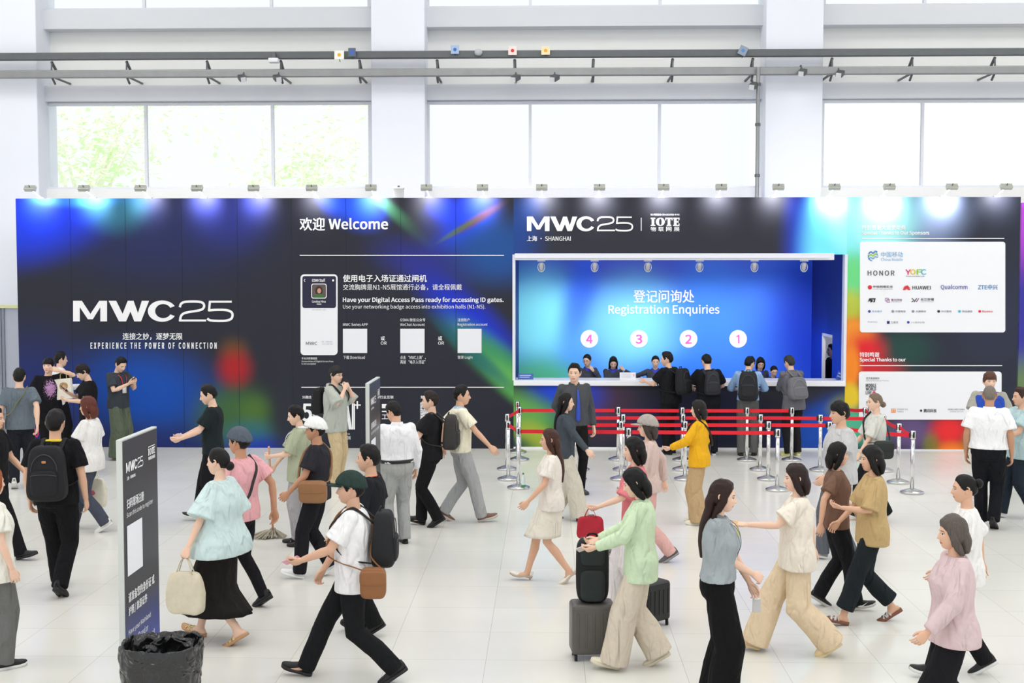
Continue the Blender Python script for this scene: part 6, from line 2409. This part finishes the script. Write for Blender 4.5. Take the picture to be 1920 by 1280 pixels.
p = Person('person in a cream top, beige trousers and clogs walking left', (1492, 862), H=1.62, yaw=90, stride=.68, lead='R', sex='f', hair=('bob', (46, 34, 32), 4), arms=('push', 'back'), top=dict(kind='tee', col=(238, 228, 214), loose=.06, hem=-.12), bottom=tr((230, 208, 176), 'wide'), shoes=sh('clog', (232, 210, 164), (232, 212, 170)))
q = p.hand('L', .09, .03)[0]
t = thing('yellow_pouch', 'yellow pouch dangling from the hand of the cream top', 'pouch', tuple(p.world(q)), 'bags carried by visitors')
MB().add(*superell((0, 0, -.13), (.02, .035, .06), .5, 16, 10)).obj('pouch_body', mat('pouch_yellow', (240, 212, 50), .6), t, True)
MB().bar((0, 0, 0), (0, 0, -.08), .004).obj('cord', mat('pouch_yellow', (240, 212, 50), .6), t)
p = Person('person in a pale grey tee with dark curly hair walking left behind the posts', (1574, 755), H=1.74, yaw=100, stride=.3, hair=('fringe', K, 6), girth=1.1, tone='mid', arms=('fwd', 'back'), top=tee((200, 200, 202), loose=.04), bottom=tr((100, 104, 112)), shoes=sh('sneaker', (150, 150, 152)))
p = Person('person in a tan top and cropped black trousers with silver sandals', (1634, 834), H=1.62, yaw=92, stride=.55, lead='L', sex='f', tone='mid', hair=('bob', (26, 24, 24), 7), arms=('phone', 'fwd'), top=dict(kind='blouse', col=(196, 168, 120), sleeve='elbow', loose=.04, hem=-.14), bottom=tr((34, 40, 44), 'crop'), shoes=sh('sandal', (206, 206, 208), (130, 84, 66)))
p = Person('person in a brown top and black trousers facing right, black sports shoes', (1572, 832), H=1.56, yaw=268, stride=.4, lead='R', sex='f', tone='mid', hair=('bob', K, 8), arms=('fwd', 'back'), top=dict(kind='tee', col=(120, 92, 78), loose=.03), bottom=tr((28, 29, 32)), shoes=sh('sneaker', (34, 34, 36), (206, 206, 200)))
sw_ = [(-.03, -.020), (-.01, -.034), (.02, -.030), (.085, .006), (.02, -.018), (.0, -.014), (-.012, -.010)]
v = np.array([(.0405, .03 + a, -.030 + b) for a, b in sw_])
for sd in 'RL':
    an_ = p.legs[sd]
    F3_ = rot('Z', -6 if sd == 'R' else 6) @ rot('X', an_[3])
    vv = v * (np.array([1.06 if sd == 'L' else 1.06, 1, 1]) * (1 if sd == 'R' else 1))
    if sd == 'R':
        p.emit('side_mark', MB().add(vv @ F3_.T + an_[2] + F3_ @ np.array([0, 0, 0]), [(0, 1, 2, 5, 6), (2, 3, 4, 5)]), INK, p.root, False)
p = Person('person in a pale grey blouse and black apron skirt before the lower board', (1640, 738), H=1.63, yaw=96, stride=.3, sex='f', hair=('lowbun', (120, 104, 90), 9), arms=('low_fwd', 'fwd'), top=dict(kind='blouse', col=(216, 216, 208), sleeve='elbow', loose=.04), bottom=tr((30, 34, 36), 'wide'), shoes=sh())
p.crossbag('black bag worn by the pale grey blouse', (32, 36, 36), side=-1, z=.06, w=.13, h=.12)

# --- right
p = Person('person in a white short-sleeved shirt, shaven head, seen from behind at right', (1856, 723), H=1.77, yaw=336, look=6, nod=8, tone='tan', girth=1.12, hair=('buzz', (120, 112, 104), 2), stride=.22, lead='L', arms=('hang', 'hang'), top=dict(kind='polo', col=(246, 246, 248), sleeve='short', loose=.03, hem=.03), bottom=tr((25, 26, 31)), shoes=sh('dress', (44, 44, 46), (30, 30, 32)))
p = Person('person in a grey tee and blue vest behind the white-shirted man', (1856, 699), H=1.76, yaw=158, look=20, hair=('fringe', (92, 62, 48), 3), arms=('hang', 'phone'), top=tee((176, 172, 162), loose=.03), bottom=tr((60, 66, 84)), shoes=sh())
p.vest((52, 84, 186))
p = Person('person in a pale blue tee and dark jeans at the right edge, striped white shoes', (1914, 728), H=1.68, yaw=94, stride=.4, lead='R', tone='mid', hair=('short', (60, 40, 34), 4), arms=('hold_fwd', 'out_fwd'), top=tee((186, 212, 216), loose=.05, hem=-.14), bottom=tr((40, 48, 58)), shoes=sh('sneaker', (240, 240, 240), (236, 236, 236)))
p.phone('L', 'blue phone held out at the right edge', (46, 84, 190), (150, 190, 236))
hp, kn_, an_, pit_ = p.legs['L']
F3_ = rot('Z', 6) @ rot('X', pit_)
for k in range(3):
    y = .028 + k * .022
    v = np.array([(-.0445, y, -.05), (-.0445, y + .010, -.05), (-.036, y - .004, -.012), (-.036, y - .014, -.012)])
    p.emit('shoe_stripe', MB().add(v @ F3_.T + an_, [(0, 1, 2, 3)]), mat('stripe_black', (26, 26, 28), .5), p.root, False)
p = Person('person in a white top with dark bun and black trousers at lower right', (1808, 888), H=1.60, yaw=84, stride=.5, lead='L', sex='f', tone='mid', hair=('bun', K, 5), arms=('fwd', 'back'), top=dict(kind='blouse', col=(240, 238, 236), sleeve='elbow', loose=.05, hem=-.12), bottom=tr((27, 27, 30)), shoes=sh('sneaker', (28, 28, 30), (226, 226, 224)))
p = Person('person in a dusty rose blouse and black trousers nearest at lower right', (1786, 966), H=1.58, yaw=92, stride=.5, lead='L', sex='f', tone='mid', hair=('bob', (92, 84, 78), 6), arms=('fwd', 'hang'), top=dict(kind='blouse', col=(216, 192, 194), sleeve='long', loose=.05, hem=-.11, flare=.02), bottom=tr((28, 28, 32), 'wide'), shoes=sh('sneaker', BLK))

# --- luggage beside the mint green jacket
def suitcase(label, x, y, yaw, w, d, h, col, handle=.0, name='suitcase'):
    t = thing(name, label, 'suitcase', (x, y, 0), 'rolling luggage')
    rz = Matrix.Rotation(R(yaw), 3, 'Z')
    sm_ = mat('suitcase_shell', col, .4, 0, .08, 10)
    mb = MB()
    mb.box((-w / 2, -d / 2, .05), (w / 2, d / 2, .05 + h), bev=.035, rot=rz, about=(0, 0, 0))
    mb.obj('shell', sm_, t)
    mb = MB()
    for k in range(5):
        x_ = -w * .36 + w * .72 * k / 4
        mb.box((x_ - .008, -d / 2 - .005, .12), (x_ + .008, -d / 2 + .01, h - .02), bev=.003, rot=rz, about=(0, 0, 0))
    mb.obj('ribs', sm_, t)
    for sx in (-1, 1):
        for sy in (-1, 1):
            c = rz @ Vector((sx * w * .4, sy * d * .35, .028))
            V, F = tube([(c.x - .012, c.y, c.z), (c.x + .012, c.y, c.z)], [.028, .028], 14)
            MB().add(V, F).box((c.x - .012, c.y - .012, .03), (c.x + .012, c.y + .012, .075)).obj('wheel', BLACK, t, True)
    if handle:
        mb = MB()
        for sx in (-1, 1):
            a = rz @ Vector((sx * w * .22, d * .36, h))
            mb.bar((a.x, a.y, h), (a.x, a.y, h + handle), .009)
        a, b = rz @ Vector((-w * .24, d * .36, 0)), rz @ Vector((w * .24, d * .36, 0))
        mb.bar((a.x, a.y, h + handle), (b.x, b.y, h + handle), .014)
        mb.obj('pull_handle', mat('handle_grey', (90, 90, 94), .35, .4), t, True)
    return t


g = G(1110, 1232)
suitcase('dark grey suitcase carrying a tall black backpack beside the mint jacket', g.x, g.y, 6, .36, .24, .42, (92, 88, 84), .55)
t = thing('backpack', 'tall black backpack standing on top of the grey suitcase', 'backpack', (g.x, g.y, .472), 'bags carried by visitors')
PKM = mat('pack_fabric', (28, 29, 30), .7, 0, .12, 30, .3, .2)
v, f = superell((0, 0, .26), (.135, .10, .26), .42, 36, 24)
mkobj('pack_body', v, f, PKM, t, True)
v, f = superell((0, -.085, .15), (.10, .045, .13), .42, 28, 18)
mkobj('front_pocket', v, f, mat('pack_fabric', (38, 44, 44), .7, 0, .12, 30, .3, .2), t, True)
v, f = superell((0, -.085, .40), (.10, .03, .09), .42, 28, 18)
mkobj('upper_pocket', v, f, mat('pack_fabric', (38, 44, 44), .7, 0, .12, 30, .3, .2), t, True)
v, f = tube(smooth_path([(-.04, .02, .51), (-.03, .02, .55), (.03, .02, .55), (.04, .02, .51)], 4), [.009] * 13, 8)
mkobj('grab_handle', v, f, PKM, t, True)
g = G(1222, 1172)
suitcase('small black cabin case rolling behind the mint jacket', g.x, g.y, 40, .30, .2, .36, (30, 31, 33), .5)

bake_people()
